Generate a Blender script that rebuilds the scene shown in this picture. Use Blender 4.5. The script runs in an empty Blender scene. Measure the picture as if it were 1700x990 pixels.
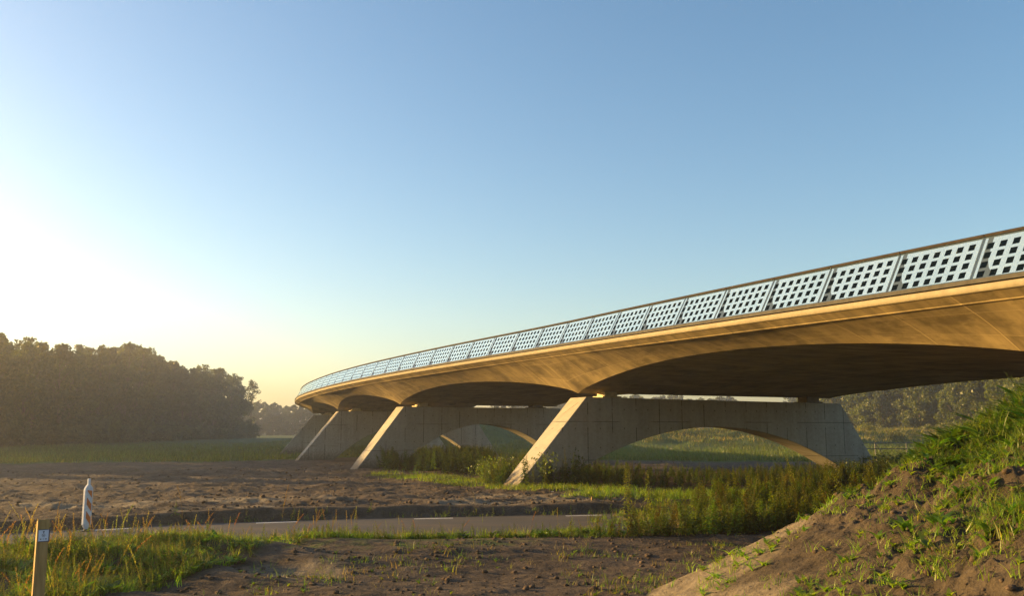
import bpy, math, random
import numpy as np
from mathutils import Vector, Matrix
R = math.radians
rng = np.random.default_rng(7)
random.seed(7)
scene = bpy.context.scene
COL = scene.collection

# ------------------------------------------------------------------ camera, sky, sun, exposure
HC = 2.3
cam_d = bpy.data.cameras.new("camera"); cam = bpy.data.objects.new("camera", cam_d); COL.objects.link(cam)
cam_d.sensor_width = 36; cam_d.lens = 36 * 1500 / 1700; cam_d.clip_end = 6000; cam_d.clip_start = 0.1
PITCH = math.atan(218 / 1500)
cam.location = (0, 0, HC); cam.rotation_euler = (math.pi / 2 + PITCH, 0, 0)
scene.camera = cam
SUN_AZ, SUN_EL = R(73), R(9.8)          # to the left of the view axis, above the horizon
world = bpy.data.worlds.new("World"); scene.world = world; world.use_nodes = True
nt = world.node_tree
sky = nt.nodes.new("ShaderNodeTexSky"); sky.sky_type = 'NISHITA'; sky.sun_disc = False
sky.sun_elevation = SUN_EL; sky.sun_rotation = -SUN_AZ
sky.air_density = 1.0; sky.dust_density = 1.5; sky.ozone_density = 2.0
bg = nt.nodes["Background"]; bg.inputs[1].default_value = 0.104
hs = nt.nodes.new("ShaderNodeHueSaturation"); hs.inputs["Saturation"].default_value = 1.16
tn = nt.nodes.new("ShaderNodeMix"); tn.data_type = 'RGBA'; tn.blend_type = 'MULTIPLY'; tn.inputs[0].default_value = 1; tn.inputs[7].default_value = (1.06, .985, .93, 1)
nt.links.new(sky.outputs[0], hs.inputs["Color"]); nt.links.new(hs.outputs[0], tn.inputs[6]); nt.links.new(tn.outputs[2], bg.inputs[0])
sun_dir = Vector((-math.sin(SUN_AZ) * math.cos(SUN_EL), math.cos(SUN_AZ) * math.cos(SUN_EL), math.sin(SUN_EL)))
sl = bpy.data.lights.new("sun", 'SUN'); sun = bpy.data.objects.new("sun", sl); COL.objects.link(sun)
sl.energy = 5.0; sl.angle = R(0.55); sl.color = (1.0, 0.62, 0.20)
sun.rotation_euler = sun_dir.to_track_quat('Z', 'Y').to_euler()
scene.view_settings.view_transform = 'Standard'; scene.view_settings.look = 'None'
scene.view_settings.gamma = 1.0; scene.view_settings.exposure = 1.52
scene.render.engine = 'CYCLES'
scene.cycles.use_denoising = True
scene.cycles.max_bounces = 6; scene.cycles.volume_bounces = 1
scene.cycles.diffuse_bounces = 3; scene.cycles.glossy_bounces = 2; scene.cycles.transmission_bounces = 3

# ------------------------------------------------------------------ helpers
def tag(o, label=None, cat=None, group=None, kind=None):
    if label: o["label"] = label
    if cat: o["category"] = cat
    if group: o["group"] = group
    if kind: o["kind"] = kind
    return o
def link(name, data, parent=None):
    o = bpy.data.objects.new(name, data); COL.objects.link(o)
    if parent is not None: o.parent = parent
    return o
def empty(name, loc=(0, 0, 0), rz=0):
    o = bpy.data.objects.new(name, None); COL.objects.link(o); o.location = loc; o.rotation_euler = (0, 0, rz)
    o.empty_display_size = 0.3
    return o
def mesh_np(name, V, F, mat=None, smooth=False, uv=None, col=None):
    """V (n,3); F (m,4) or (m,3)"""
    V = np.asarray(V, np.float32); F = np.asarray(F, np.int32)
    me = bpy.data.meshes.new(name)
    k = F.shape[1]; m = len(F)
    me.vertices.add(len(V)); me.vertices.foreach_set("co", V.ravel())
    me.loops.add(m * k); me.loops.foreach_set("vertex_index", F.ravel())
    me.polygons.add(m); me.polygons.foreach_set("loop_start", np.arange(m, dtype=np.int32) * k)
    me.polygons.foreach_set("loop_total", np.full(m, k, np.int32))
    if smooth: me.polygons.foreach_set("use_smooth", np.ones(m, bool))
    me.update(calc_edges=True)
    if uv is not None:
        ul = me.uv_layers.new(name="UVMap"); ul.data.foreach_set("uv", np.asarray(uv, np.float32)[F.ravel()].ravel())
    if col is not None:
        ca = me.color_attributes.new("Col", 'FLOAT_COLOR', 'POINT')
        c = np.ones((len(V), 4), np.float32); c[:, :3] = col; ca.data.foreach_set("color", c.ravel())
    if mat: me.materials.append(mat)
    return me
class MB:
    """collects polygons of any size"""
    def __init__(s): s.v = []; s.f = []
    def poly(s, pts): n = len(s.v); s.v += [tuple(p) for p in pts]; s.f.append(tuple(range(n, n + len(pts))))
    def box(s, c, size, rot=None):
        n = len(s.v); c = Vector(c)
        for dx in (-.5, .5):
            for dy in (-.5, .5):
                for dz in (-.5, .5):
                    p = Vector((dx * size[0], dy * size[1], dz * size[2]))
                    if rot is not None: p = rot @ p
                    s.v.append(tuple(c + p))
        for f in ((0, 1, 3, 2), (4, 6, 7, 5), (0, 4, 5, 1), (2, 3, 7, 6), (0, 2, 6, 4), (1, 5, 7, 3)): s.f.append(tuple(n + i for i in f))
    def prism(s, outline, a, b):
        """outline: list of points at side a (callable offset b added)"""
        n = len(s.v); k = len(outline); b = Vector(b)
        s.v += [tuple(Vector(p)) for p in outline] + [tuple(Vector(p) + b) for p in outline]
        s.f.append(tuple(n + i for i in range(k))); s.f.append(tuple(n + k + i for i in reversed(range(k))))
        for i in range(k):
            j = (i + 1) % k; s.f.append((n + j, n + i, n + k + i, n + k + j))
    def tube(s, pts, rads, seg=6):
        n = len(s.v); pts = [Vector(p) for p in pts]
        for i, p in enumerate(pts):
            d = (pts[min(i + 1, len(pts) - 1)] - pts[max(i - 1, 0)]).normalized()
            a = d.orthogonal().normalized() if abs(d.z) < .95 else Vector((1, 0, 0))
            a = (a - d * a.dot(d)).normalized(); b = d.cross(a)
            for k in range(seg):
                t = 2 * math.pi * k / seg; s.v.append(tuple(p + (a * math.cos(t) + b * math.sin(t)) * rads[i]))
        for i in range(len(pts) - 1):
            for k in range(seg):
                s.f.append((n + i * seg + k, n + i * seg + (k + 1) % seg, n + (i + 1) * seg + (k + 1) % seg, n + (i + 1) * seg + k))
        s.f.append(tuple(n + k for k in reversed(range(seg)))); s.f.append(tuple(n + (len(pts) - 1) * seg + k for k in range(seg)))
    def mesh(s, name, mat=None, smooth=False):
        me = bpy.data.meshes.new(name); me.from_pydata(s.v, [], s.f); me.update()
        if smooth:
            for p in me.polygons: p.use_smooth = True
        if mat: me.materials.append(mat)
        return me
def ray(px, py):
    u = (px - 850) / 1500; v = (495 - py) / 1500
    cp, sp = math.cos(PITCH), math.sin(PITCH)
    return Vector((u, cp - v * sp, sp + v * cp))
def G(px, py, z=0.0):
    """ground point that the photograph shows at that place"""
    d = ray(px, py); t = (z - HC) / d.z
    return (d.x * t, d.y * t)
def at(px, py, Y):
    d = ray(px, py); t = Y / d.y
    return Vector((d.x * t, Y, HC + d.z * t))

# noise
_perm = rng.random((257, 257)).astype(np.float32)
def vnoise(x, y):
    xi = np.floor(x).astype(int); yi = np.floor(y).astype(int); fx = x - xi; fy = y - yi
    fx = fx * fx * (3 - 2 * fx); fy = fy * fy * (3 - 2 * fy); xi %= 256; yi %= 256; x1 = (xi + 1) % 256; y1 = (yi + 1) % 256
    a = _perm[yi, xi]; b = _perm[yi, x1]; c = _perm[y1, xi]; d = _perm[y1, x1]
    return (a * (1 - fx) + b * fx) * (1 - fy) + (c * (1 - fx) + d * fx) * fy - 0.5
def fbm(x, y, o=4, g=0.5):
    s = 0; a = 1
    for i in range(o):
        s = s + a * vnoise(x * 2 ** i + 17.3 * i, y * 2 ** i + 9.1 * i); a *= g
    return s
def sstep(a, b, x):
    t = np.clip((x - a) / (b - a), 0, 1); return t * t * (3 - 2 * t)

# ------------------------------------------------------------------ materials
class N:
    def __init__(s, name):
        s.m = bpy.data.materials.new(name); s.m.use_nodes = True; s.t = s.m.node_tree
        s.p = s.t.nodes["Principled BSDF"]; s.out = s.t.nodes["Material Output"]
    def n(s, typ, **kw):
        x = s.t.nodes.new(typ)
        for k, v in kw.items(): setattr(x, k, v)
        return x
    def l(s, a, b): s.t.links.new(a, b)
    def coord(s, kind="Object", scale=(1, 1, 1)):
        tc = s.n("ShaderNodeTexCoord"); mp = s.n("ShaderNodeMapping"); mp.inputs["Scale"].default_value = scale
        s.l(tc.outputs[kind], mp.inputs[0]); return mp.outputs[0]
    def noise(s, vec, scale, detail=4, rough=.55):
        x = s.n("ShaderNodeTexNoise"); x.inputs["Scale"].default_value = scale; x.inputs["Detail"].default_value = detail
        x.inputs["Roughness"].default_value = rough; s.l(vec, x.inputs["Vector"]); return x.outputs[0]
    def ramp(s, fac, stops):
        x = s.n("ShaderNodeValToRGB"); e = x.color_ramp.elements
        while len(e) < len(stops): e.new(.5)
        for i, (p, c) in enumerate(stops): e[i].position = p; e[i].color = (*c, 1) if len(c) == 3 else c
        s.l(fac, x.inputs[0]); return x.outputs[0]
    def mix(s, fac, a, b, mode='MIX'):
        x = s.n("ShaderNodeMix", data_type='RGBA', blend_type=mode)
        if isinstance(fac, (int, float)): x.inputs[0].default_value = fac
        else: s.l(fac, x.inputs[0])
        for sock, val in ((x.inputs[6], a), (x.inputs[7], b)):
            if isinstance(val, tuple): sock.default_value = (*val, 1)
            else: s.l(val, sock)
        return x.outputs[2]
    def math(s, op, a, b=None, c=None):
        x = s.n("ShaderNodeMath", operation=op)
        for i, v in enumerate((a, b, c)):
            if v is None: continue
            if isinstance(v, (int, float)): x.inputs[i].default_value = v
            else: s.l(v, x.inputs[i])
        return x.outputs[0]
    def bump(s, h, strength=.5, dist=.05, prev=None):
        x = s.n("ShaderNodeBump"); x.inputs["Strength"].default_value = strength; x.inputs["Distance"].default_value = dist
        s.l(h, x.inputs["Height"])
        if prev is not None: s.l(prev, x.inputs["Normal"])
        s.l(x.outputs[0], s.p.inputs["Normal"]); return x.outputs[0]
    def base(s, c, rough=.8, spec=.3):
        if isinstance(c, tuple): s.p.inputs["Base Color"].default_value = (*c, 1)
        else: s.l(c, s.p.inputs["Base Color"])
        s.p.inputs["Roughness"].default_value = rough; s.p.inputs["Specular IOR Level"].default_value = spec
        return s
def plain(name, c, rough=.6, metal=0, spec=.4, var=.25, sc=6):
    a = N(name); v = a.coord(); f = a.noise(v, sc)
    lo = tuple(x * (1 - var) for x in c); hi = tuple(min(1, x * (1 + var)) for x in c)
    a.base(a.ramp(f, [(.3, lo), (.7, hi)]), rough, spec); a.p.inputs["Metallic"].default_value = metal
    return a.m

def soil_mat(name, dark, light, sand=None, zone=False):
    a = N(name); v = a.coord()
    n1 = a.noise(v, .35, 5); n2 = a.noise(v, 3.0, 6, .65); n3 = a.noise(v, 22, 5, .7)
    c = a.ramp(n1, [(.35, dark), (.65, light)])
    c = a.mix(.55, c, a.ramp(n2, [(.3, tuple(x * .45 for x in dark)), (.7, tuple(x * 1.3 for x in light))]))
    c = a.mix(a.math('MULTIPLY', n3, .5), c, a.ramp(n3, [(.4, tuple(x * .4 for x in dark)), (.75, tuple(min(1, x * 1.5) for x in light))]))
    if zone:
        at_ = a.n("ShaderNodeVertexColor", layer_name="Col"); sp = a.n("ShaderNodeSeparateColor"); a.l(at_.outputs[0], sp.inputs[0])
        g = a.ramp(a.noise(v, .5, 6, .65), [(.3, (.040, .062, .014)), (.55, (.072, .098, .022)), (.75, (.095, .120, .026))])
        e = a.noise(v, 1.6, 5, .7)
        mg = a.math('ADD', sp.outputs[0], a.math('MULTIPLY', a.math('SUBTRACT', e, .5), .9))
        mg = a.math('SMOOTHSTEP', mg, .42, .58) if False else a.ramp(mg, [(.42, (0, 0, 0)), (.6, (1, 1, 1))])
        sd = a.ramp(n2, [(.3, (.115, .090, .058)), (.7, (.225, .185, .128))])
        ms = a.math('ADD', sp.outputs[1], a.math('MULTIPLY', a.math('SUBTRACT', e, .5), .7))
        ms = a.ramp(ms, [(.4, (0, 0, 0)), (.65, (1, 1, 1))])
        c = a.mix(ms, c, sd); c = a.mix(mg, c, g)
    a.base(c, .95, .15)
    b = a.bump(n2, .9, .12); b = a.bump(n3, .8, .03, b); a.bump(a.noise(v, 90, 3), .6, .008, b)
    return a.m
M = {}
M['ground'] = soil_mat("soil and meadow", (.045, .031, .021), (.122, .091, .064), zone=True)
M['bank'] = soil_mat("embankment earth", (.026, .019, .012), (.090, .069, .045), zone=True)
M['clod'] = soil_mat("earth clod", (.045, .030, .020), (.13, .092, .062))

def concrete_mat(name, lo, hi, kind):
    a = N(name); uv = a.coord("UV"); v = a.coord()
    sx = a.n("ShaderNodeSeparateXYZ"); a.l(uv, sx.inputs[0]); u, w = sx.outputs[0], sx.outputs[1]
    big = a.noise(uv, .55, 5, .6)
    c = a.ramp(big, [(.3, lo), (.7, hi)])
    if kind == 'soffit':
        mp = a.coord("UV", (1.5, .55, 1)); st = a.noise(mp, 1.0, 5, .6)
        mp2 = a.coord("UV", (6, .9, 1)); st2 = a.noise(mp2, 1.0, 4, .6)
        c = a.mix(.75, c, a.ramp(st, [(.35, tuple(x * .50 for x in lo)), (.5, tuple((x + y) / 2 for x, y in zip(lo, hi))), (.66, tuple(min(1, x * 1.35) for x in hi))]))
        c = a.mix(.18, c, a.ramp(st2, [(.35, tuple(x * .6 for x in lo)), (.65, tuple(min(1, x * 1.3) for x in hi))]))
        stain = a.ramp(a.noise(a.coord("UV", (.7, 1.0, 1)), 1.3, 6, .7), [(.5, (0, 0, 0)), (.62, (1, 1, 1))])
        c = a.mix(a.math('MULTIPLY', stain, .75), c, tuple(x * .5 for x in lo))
        fu = a.math('ABSOLUTE', a.math('SUBTRACT', a.math('FRACT', a.math('DIVIDE', u, 1.9)), .5))
        l1 = a.math('GREATER_THAN', fu, .492)
        fv = a.math('ABSOLUTE', a.math('SUBTRACT', a.math('FRACT', a.math('DIVIDE', a.math('ADD', w, .14), .98)), .5))
        l2 = a.math('GREATER_THAN', fv, .494)
        ln = a.math('MAXIMUM', l1, l2)
        c = a.mix(a.math('MULTIPLY', ln, .75), c, tuple(min(1, x * 1.6) for x in hi))  # pale seam colour paints the lit edges of the joints
        # each board panel slightly different
        cb = a.n("ShaderNodeCombineXYZ"); a.l(a.math('FLOOR', a.math('ADD', a.math('DIVIDE', u, 1.9), .0)), cb.inputs[0])
        a.l(a.math('FLOOR', a.math('DIVIDE', a.math('ADD', w, .14), .98)), cb.inputs[1])
        wn = a.n("ShaderNodeTexWhiteNoise"); a.l(cb.outputs[0], wn.inputs[0])
        c = a.mix(.34, c, a.ramp(wn.outputs[0], [(0, tuple(x * .5 for x in lo)), (1, hi)]))
        a.base(c, .8, .25)
        b = a.bump(st2, .35, .012); b = a.bump(ln, .6, .02, b); a.bump(a.noise(v, 40, 3), .3, .004, b)
    else:
        fine = a.noise(uv, 7, 6, .7)
        c = a.mix(.35, c, a.ramp(fine, [(.3, tuple(x * .6 for x in lo)), (.7, tuple(min(1, x * 1.25) for x in hi))]))
        drip = a.noise(a.coord("UV", (2.2, .25, 1)), 1.2, 5, .6)
        c = a.mix(.22, c, a.ramp(drip, [(.35, tuple(x * .55 for x in lo)), (.62, hi)]))
        if kind == 'pier':
            fu = a.math('ABSOLUTE', a.math('SUBTRACT', a.math('FRACT', a.math('DIVIDE', u, 1.18)), .5))
            brk = a.ramp(a.noise(a.coord("UV", (.85, .9, 1)), 1.0, 1), [(.45, (0, 0, 0)), (.5, (1, 1, 1))])
            l1 = a.math('MULTIPLY', a.math('GREATER_THAN', fu, .485), brk)
            fv = a.math('ABSOLUTE', a.math('SUBTRACT', a.math('FRACT', a.math('DIVIDE', a.math('ADD', w, .5), 1.55)), .5))
            brk2 = a.ramp(a.noise(a.coord("UV", (.35, 2, 1)), 1.0, 1), [(.5, (0, 0, 0)), (.53, (1, 1, 1))])
            l2 = a.math('MULTIPLY', a.math('GREATER_THAN', fv, .492), brk2)
            ln = a.math('MAXIMUM', l1, l2)
            c = a.mix(a.math('MULTIPLY', ln, .8), c, tuple(x * .2 for x in lo))
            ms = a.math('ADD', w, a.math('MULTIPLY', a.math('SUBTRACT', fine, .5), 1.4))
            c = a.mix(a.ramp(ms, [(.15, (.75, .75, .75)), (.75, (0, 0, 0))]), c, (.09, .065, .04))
            hole = a.n("ShaderNodeTexVoronoi"); hole.inputs["Randomness"].default_value = 0; hole.inputs["Scale"].default_value = 1.0
            a.l(a.coord("UV", (1 / .59, 1 / .775, 1)), hole.inputs["Vector"]); c = a.mix(a.math('MULTIPLY', a.math('LESS_THAN', hole.outputs["Distance"], .045), .7), c, (.04, .035, .03))
            a.base(c, .85, .2); b = a.bump(a.math('SUBTRACT', 1, ln), .6, .015); a.bump(fine, .3, .01, b)
        else:
            a.base(c, .8, .25); a.bump(fine, .3, .006)
    return a.m
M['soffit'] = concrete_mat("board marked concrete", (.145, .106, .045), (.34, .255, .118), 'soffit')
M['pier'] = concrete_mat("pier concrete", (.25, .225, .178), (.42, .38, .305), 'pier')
M['fascia'] = concrete_mat("fascia concrete", (.22, .18, .11), (.31, .26, .165), 'plain')
M['channel'] = plain("rail channel metal", (.060, .055, .046), .6, .0, .05)
M['handrail'] = plain("handrail", (.030, .022, .016), .6, .0, .04)
M['rubber'] = plain("bearing steel", (.10, .075, .045), .6, .2)
M['bearing_sunlit'] = plain("bearing plate", (.42, .33, .16), .5)  # yellow sunlight on the left bearings is put into this colour
def panel_mat(name, c0, c1, rough, metal, spec):
    a = N(name); sx = a.n("ShaderNodeSeparateXYZ"); a.l(a.coord("UV"), sx.inputs[0])
    fu = a.math('FRACT', a.math('DIVIDE', a.math('SUBTRACT', sx.outputs[0], .045), .134)); fv = a.math('FRACT', a.math('DIVIDE', a.math('SUBTRACT', sx.outputs[1], .075), .217))
    k = a.math('MULTIPLY', a.math('LESS_THAN', fu, .54), a.math('LESS_THAN', fv, .66))
    k = a.math('MULTIPLY', k, a.math('GREATER_THAN', sx.outputs[0], .045)); k = a.math('MULTIPLY', k, a.math('LESS_THAN', sx.outputs[0], .975))
    k = a.math('MULTIPLY', k, a.math('GREATER_THAN', sx.outputs[1], .075)); k = a.math('MULTIPLY', k, a.math('LESS_THAN', sx.outputs[1], .90))
    f = a.noise(a.coord(), .9, 3)
    a.base(a.mix(k, a.ramp(f, [(.3, c0), (.7, c1)]), (.002, .005, .010)), rough, spec); a.l(a.math('MULTIPLY', a.math('SUBTRACT', 1, k), spec), a.p.inputs['Specular IOR Level'])
    a.l(a.math('MULTIPLY', a.math('SUBTRACT', 1, k), metal), a.p.inputs["Metallic"]); a.l(a.math('ADD', a.math('MULTIPLY', k, .15), rough), a.p.inputs["Roughness"])
    return a.m
M['glass'] = panel_mat("tinted glass panel", (.045, .065, .085), (.05, .07, .09), .08, 0, .6)
M['frit'] = panel_mat("pale printed glass", (.60, .80, .79), (.68, .87, .85), .12, .8, .6)
M['frame_dark'] = plain("joint metal", (.05, .05, .05), .5, .4)

def leaf_mat(name, trans=.45, tint=(1, 1, 1), gloss=.03):
    a = N(name); at_ = a.n("ShaderNodeVertexColor", layer_name="Col")
    oi = a.n("ShaderNodeObjectInfo")
    c = a.mix(1.0, at_.outputs[0], a.ramp(oi.outputs["Random"], [(0, tuple(.75 * t for t in tint)), (1, tuple(1.25 * t for t in tint))]), 'MULTIPLY')
    d = a.n("ShaderNodeBsdfDiffuse"); t = a.n("ShaderNodeBsdfTranslucent"); g = a.n("ShaderNodeBsdfGlossy"); g.inputs["Roughness"].default_value = .45
    a.l(c, d.inputs[0]); c2 = a.mix(1.0, c, (2.0, 2.1, .40), 'MULTIPLY'); a.l(c2, t.inputs[0])
    m1 = a.n("ShaderNodeMixShader"); m1.inputs[0].default_value = trans; a.l(d.outputs[0], m1.inputs[1]); a.l(t.outputs[0], m1.inputs[2])
    m2 = a.n("ShaderNodeMixShader"); m2.inputs[0].default_value = gloss; a.l(m1.outputs[0], m2.inputs[1]); a.l(g.outputs[0], m2.inputs[2])
    a.l(m2.outputs[0], a.out.inputs[0]); a.t.nodes.remove(a.p); return a.m
M['leaf'] = leaf_mat("tree foliage", .36)
M['grass'] = leaf_mat("grass and weeds", .45)
a = N("bark"); v = a.coord(scale=(6, 6, 1.2)); f = a.noise(v, 2, 5)
a.base(a.ramp(f, [(.3, (.05, .038, .028)), (.7, (.14, .11, .08))]), .9, .1); a.bump(f, .6, .03); M['bark'] = a.m
a = N("asphalt"); v = a.coord(); f = a.noise(v, 160, 3, .8); f2 = a.noise(v, .7, 4)
c = a.mix(.5, a.ramp(f, [(.3, (.025, .024, .024)), (.7, (.095, .088, .082))]), a.ramp(f2, [(.3, (.036, .033, .031)), (.7, (.078, .068, .060))]))
mu = a.noise(a.coord(scale=(.35, 1.3, 1)), 1.1, 6, .65)
c = a.mix(a.ramp(mu, [(.5, (0, 0, 0)), (.68, (.7, .7, .7))]), c, (.10, .075, .052))
a.base(c, .85, .25); a.bump(f, .4, .004); M['asphalt'] = a.m
a = N("road paint"); v = a.coord(); f = a.noise(v, 30, 5, .7)
a.base(a.ramp(f, [(.32, (.25, .24, .22)), (.45, (.78, .77, .74))]), .6, .3); M['paint'] = a.m
a = N("sawn wood"); v = a.coord(scale=(9, 9, .9)); f = a.noise(v, 3, 6, .6)
a.base(a.ramp(f, [(.3, (.24, .145, .050)), (.55, (.37, .235, .085)), (.75, (.47, .32, .13))]), .75, .2); a.bump(f, .3, .004); M['wood'] = a.m
M['plate'] = plain("white plate", (.62, .66, .72), .4, 0, .4, .08)
M['plate_frame'] = plain("plate frame", (.05, .06, .10), .5)
M['black'] = plain("printed black", (.02, .02, .03), .6)
M['white_plastic'] = plain("white plastic", (.66, .64, .62), .4, 0, .5, .15, 14)
M['orange'] = plain("reflective orange", (.60, .15, .03), .4, 0, .5, .2, 20)
M['grey_metal'] = plain("galvanised metal", (.09, .088, .082), .6, .2)

# ------------------------------------------------------------------ haze
hz = MB(); hz.box((0, 0, 10.0), (3300, 3300, 23.0)); hme = hz.mesh("haze")
a = N("thin morning haze"); a.t.nodes.remove(a.p)
pv = a.n("ShaderNodeVolumePrincipled"); pv.inputs["Color"].default_value = (.93, .93, .95, 1)
pv.inputs["Density"].default_value = .0008; pv.inputs["Anisotropy"].default_value = .66
a.l(pv.outputs[0], a.out.inputs["Volume"]); hme.materials.append(a.m)
hz_o = link("haze", hme); tag(hz_o, kind="stuff", label="thin golden morning haze over the meadow and woods", cat="haze")

# ------------------------------------------------------------------ terrain
far_line = np.array([G(-900, 960), G(-350, 912), G(6, 891), G(292, 875.5), G(570, 866), G(816, 861.5), G(1040, 857), G(1300, 845), G(1700, 828), G(2300, 815)])
RX = np.linspace(-60, 60, 400)
_o = np.argsort(far_line[:, 0]); far_y = np.interp(RX, far_line[_o, 0], far_line[_o, 1])
# smooth the line, extend it straight
for _ in range(30): far_y[1:-1] = (far_y[:-2] + 2 * far_y[1:-1] + far_y[2:]) / 4
left = RX < -13; i0 = np.argmax(~left); sl_ = (far_y[i0 + 12] - far_y[i0]) / (RX[i0 + 12] - RX[i0]); far_y[left] = far_y[i0] + sl_ * (RX[left] - RX[i0])
def road_far(x): return np.interp(x, RX, far_y)
ROAD_W = 3.75
def hfield(x, y):
    fy = road_far(x); o = y - fy                    # metres beyond the far marking
    z = np.zeros_like(x)
    inside = (o > -ROAD_W - .6) & (o < .6)
    # cut bank of earth beyond the road
    bk = sstep(.75, 1.15, o + .25 * fbm(x * 1.3, y * .5, 3)) * (.25 + .10 * fbm(x * .4, y * .4, 3))
    bk = bk * (1 - sstep(3, 14, y - fy)) * (1 - sstep(1.5, 6.0, x))
    z = z + bk
    mud = sstep(.9, 2.5, o) * (1 - sstep(62, 75, y))
    z = z + mud * (.16 * fbm(x * .55, y * 1.1, 5, .55) + .05 * fbm(x * 3, y * 5, 3, .6))
    z = z + mud * .05 * np.sin(y * 2.6 + 1.4 * fbm(x * .12, y * .12, 2) * 6) * sstep(.0, .3, fbm(x * .1 + 4, y * .2, 2) + .2)
    near = sstep(ROAD_W + .5, ROAD_W + 2.5, -o)
    z = z + near * (.10 * fbm(x * .4, y * .9, 5, .55) + .028 * fbm(x * 2.0, y * 4.2, 4, .6)
                    + .11 * np.sin((y + .30 * x) * 3.4 + 4 * fbm(x * .22, y * .22, 3)) * sstep(-.1, .25, fbm(x * .17 + 8, y * .17, 2)))
    z = z + .20 * sstep(.3, 2, ROAD_W * 0 - o - ROAD_W) * (1 - sstep(3.0, 4.5, -o - ROAD_W)) * sstep(4, -4, x)
    z = z + .10 * fbm(x * .06, y * .06, 3) * sstep(45, 80, y)
    # grassy mounds beyond the near pier
    for cx, cy, rx, ry, h in ((16, 116, 13, 9, 1.5), (32, 120, 15, 10, 1.75), (48, 128, 16, 10, 1.6), (66, 125, 14, 9, 1.2), (-4, 150, 16, 9, 1.1)):
        z = z + h * np.exp(-(((x - cx) / rx) ** 2 + ((y - cy) / ry) ** 2)) * (1 + .5 * fbm(x * .2, y * .2, 3))
    # far abutment hill under the far end of the bridge
    z = z + 3.9 * np.exp(-np.maximum(0, np.hypot((x + 14) / 1.15, (y - 138)) - 6) ** 2 / 60)
    z = np.where(inside, np.minimum(z, .0) * 0 - .01, z)
    return z
def ground_z(x, y): return float(hfield(np.array([x], float), np.array([y], float))[0])

ang = np.concatenate([np.linspace(-180, -40, 36)[:-1], np.linspace(-40, 40, 860), np.linspace(40, 180, 36)[1:-1]])
rad = np.concatenate([[0.01, 2, 4, 6, 8], np.exp(np.arange(math.log(9.5), math.log(40), .0042)), np.exp(np.arange(math.log(40), math.log(160), .009)), np.exp(np.linspace(math.log(162), math.log(1600), 50))])
A_, R_ = np.meshgrid(np.radians(ang), rad); X_ = R_ * np.sin(A_); Y_ = R_ * np.cos(A_)
Z_ = hfield(X_, Y_); na = len(ang); nr = len(rad)
zc = np.zeros((nr, na, 3), np.float32)
o_ = Y_ - road_far(X_)
mead_b = np.interp(X_, [-60, -32, -22, -14, -6, 0, 12, 25, 60], [58, 60, 66, 74, 78, 72, 66, 64, 60]) + 5 * fbm(X_ * .1, Y_ * .1, 3)
zc[..., 0] = sstep(-4, 4, Y_ - mead_b)
zc[..., 0] = np.maximum(zc[..., 0], .5 * sstep(.3, 1, -o_ - ROAD_W) * (1 - sstep(2.5, 4.5, -o_ - ROAD_W)) * sstep(5, -1, X_))
zc[..., 1] = .75 * sstep(1.0, 1.6, o_) * (1 - sstep(5.0, 9.0, o_)) * sstep(-.3, .4, fbm(X_ * .25, Y_ * .6, 3) + .15)
zc[..., 1] = np.maximum(zc[..., 1], .62 * sstep(2.5, 4.5, -o_ - ROAD_W) * sstep(-.2, .5, fbm(X_ * .2, Y_ * .4, 3)))
V = np.stack([X_, Y_, Z_], -1).reshape(-1, 3)
i, j = np.meshgrid(np.arange(nr - 1), np.arange(na), indexing='ij'); j1 = (j + 1) % na
F = np.stack([i * na + j, i * na + j1, (i + 1) * na + j1, (i + 1) * na + j], -1).reshape(-1, 4)[:, ::-1]
tag(link("ground", mesh_np("ground", V, F, M['ground'], True, col=zc.reshape(-1, 3))), kind="structure")

# road
xs = np.linspace(-45, 45, 240); rv, rf = [], []
fy = road_far(xs); tx = np.gradient(fy, xs); nx = -tx / np.hypot(1, tx); ny = 1 / np.hypot(1, tx)
offs = [-ROAD_W + .10 - .35, -2.6, -1.2, .38]
for k, o in enumerate(offs):
    for q in range(len(xs)):
        wob = (.05 * float(vnoise(np.array([xs[q] * 2.0]), np.array([k * 7.]))[0])) if k in (0, 3) else 0
        rv.append((xs[q] + nx[q] * (o + wob), fy[q] + ny[q] * (o + wob), .012 + (.02 if k in (1, 2) else 0)))
n = len(xs)
rf = [(k * n + q, k * n + q + 1, (k + 1) * n + q + 1, (k + 1) * n + q) for k in range(3) for q in range(n - 1)]
road = tag(link("road", mesh_np("road", rv, rf, M['asphalt'])), kind="structure")
def road_pt(x, o):
    f_ = float(road_far(x)); t_ = float(np.interp(x, xs, tx)); h = math.hypot(1, t_)
    return Vector((x - t_ / h * o, f_ + o / h, 0))
def dashes(o, x0, cnt):
    x = x0
    for k in range(cnt):
        mb = MB(); L = []
        for s_ in (0, .5, 1.0):
            t_ = float(np.interp(x, xs, tx)); dx = s_ / math.hypot(1, t_)
            L.append((x + dx))
        for p, q in ((0, 1), (1, 2)):
            a1, a2 = road_pt(L[p], o - .05), road_pt(L[q], o - .05); b1, b2 = road_pt(L[p], o + .05), road_pt(L[q], o + .05)
            zz = .012 + .02 * min(1, max(0, (.38 - o) / 1.58)) + .006 if o > -1.2 else .012 + .02 * min(1, max(0, (o + ROAD_W + .25) / 1.8)) + .006
            mb.poly([(a1.x, a1.y, zz), (a2.x, a2.y, zz), (b2.x, b2.y, zz), (b1.x, b1.y, zz)])
        link("edge_dash", mb.mesh("edge_dash", M['paint']), road)
        x += 4.0 / math.hypot(1, t_)
x292 = G(255, 876)[0]
dashes(0.0, x292 - 4.05 / 1.04 * 2, 6)
dashes(-ROAD_W + .10, G(232, 914.5)[0] - 4.0 / 1.04, 5)

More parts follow.
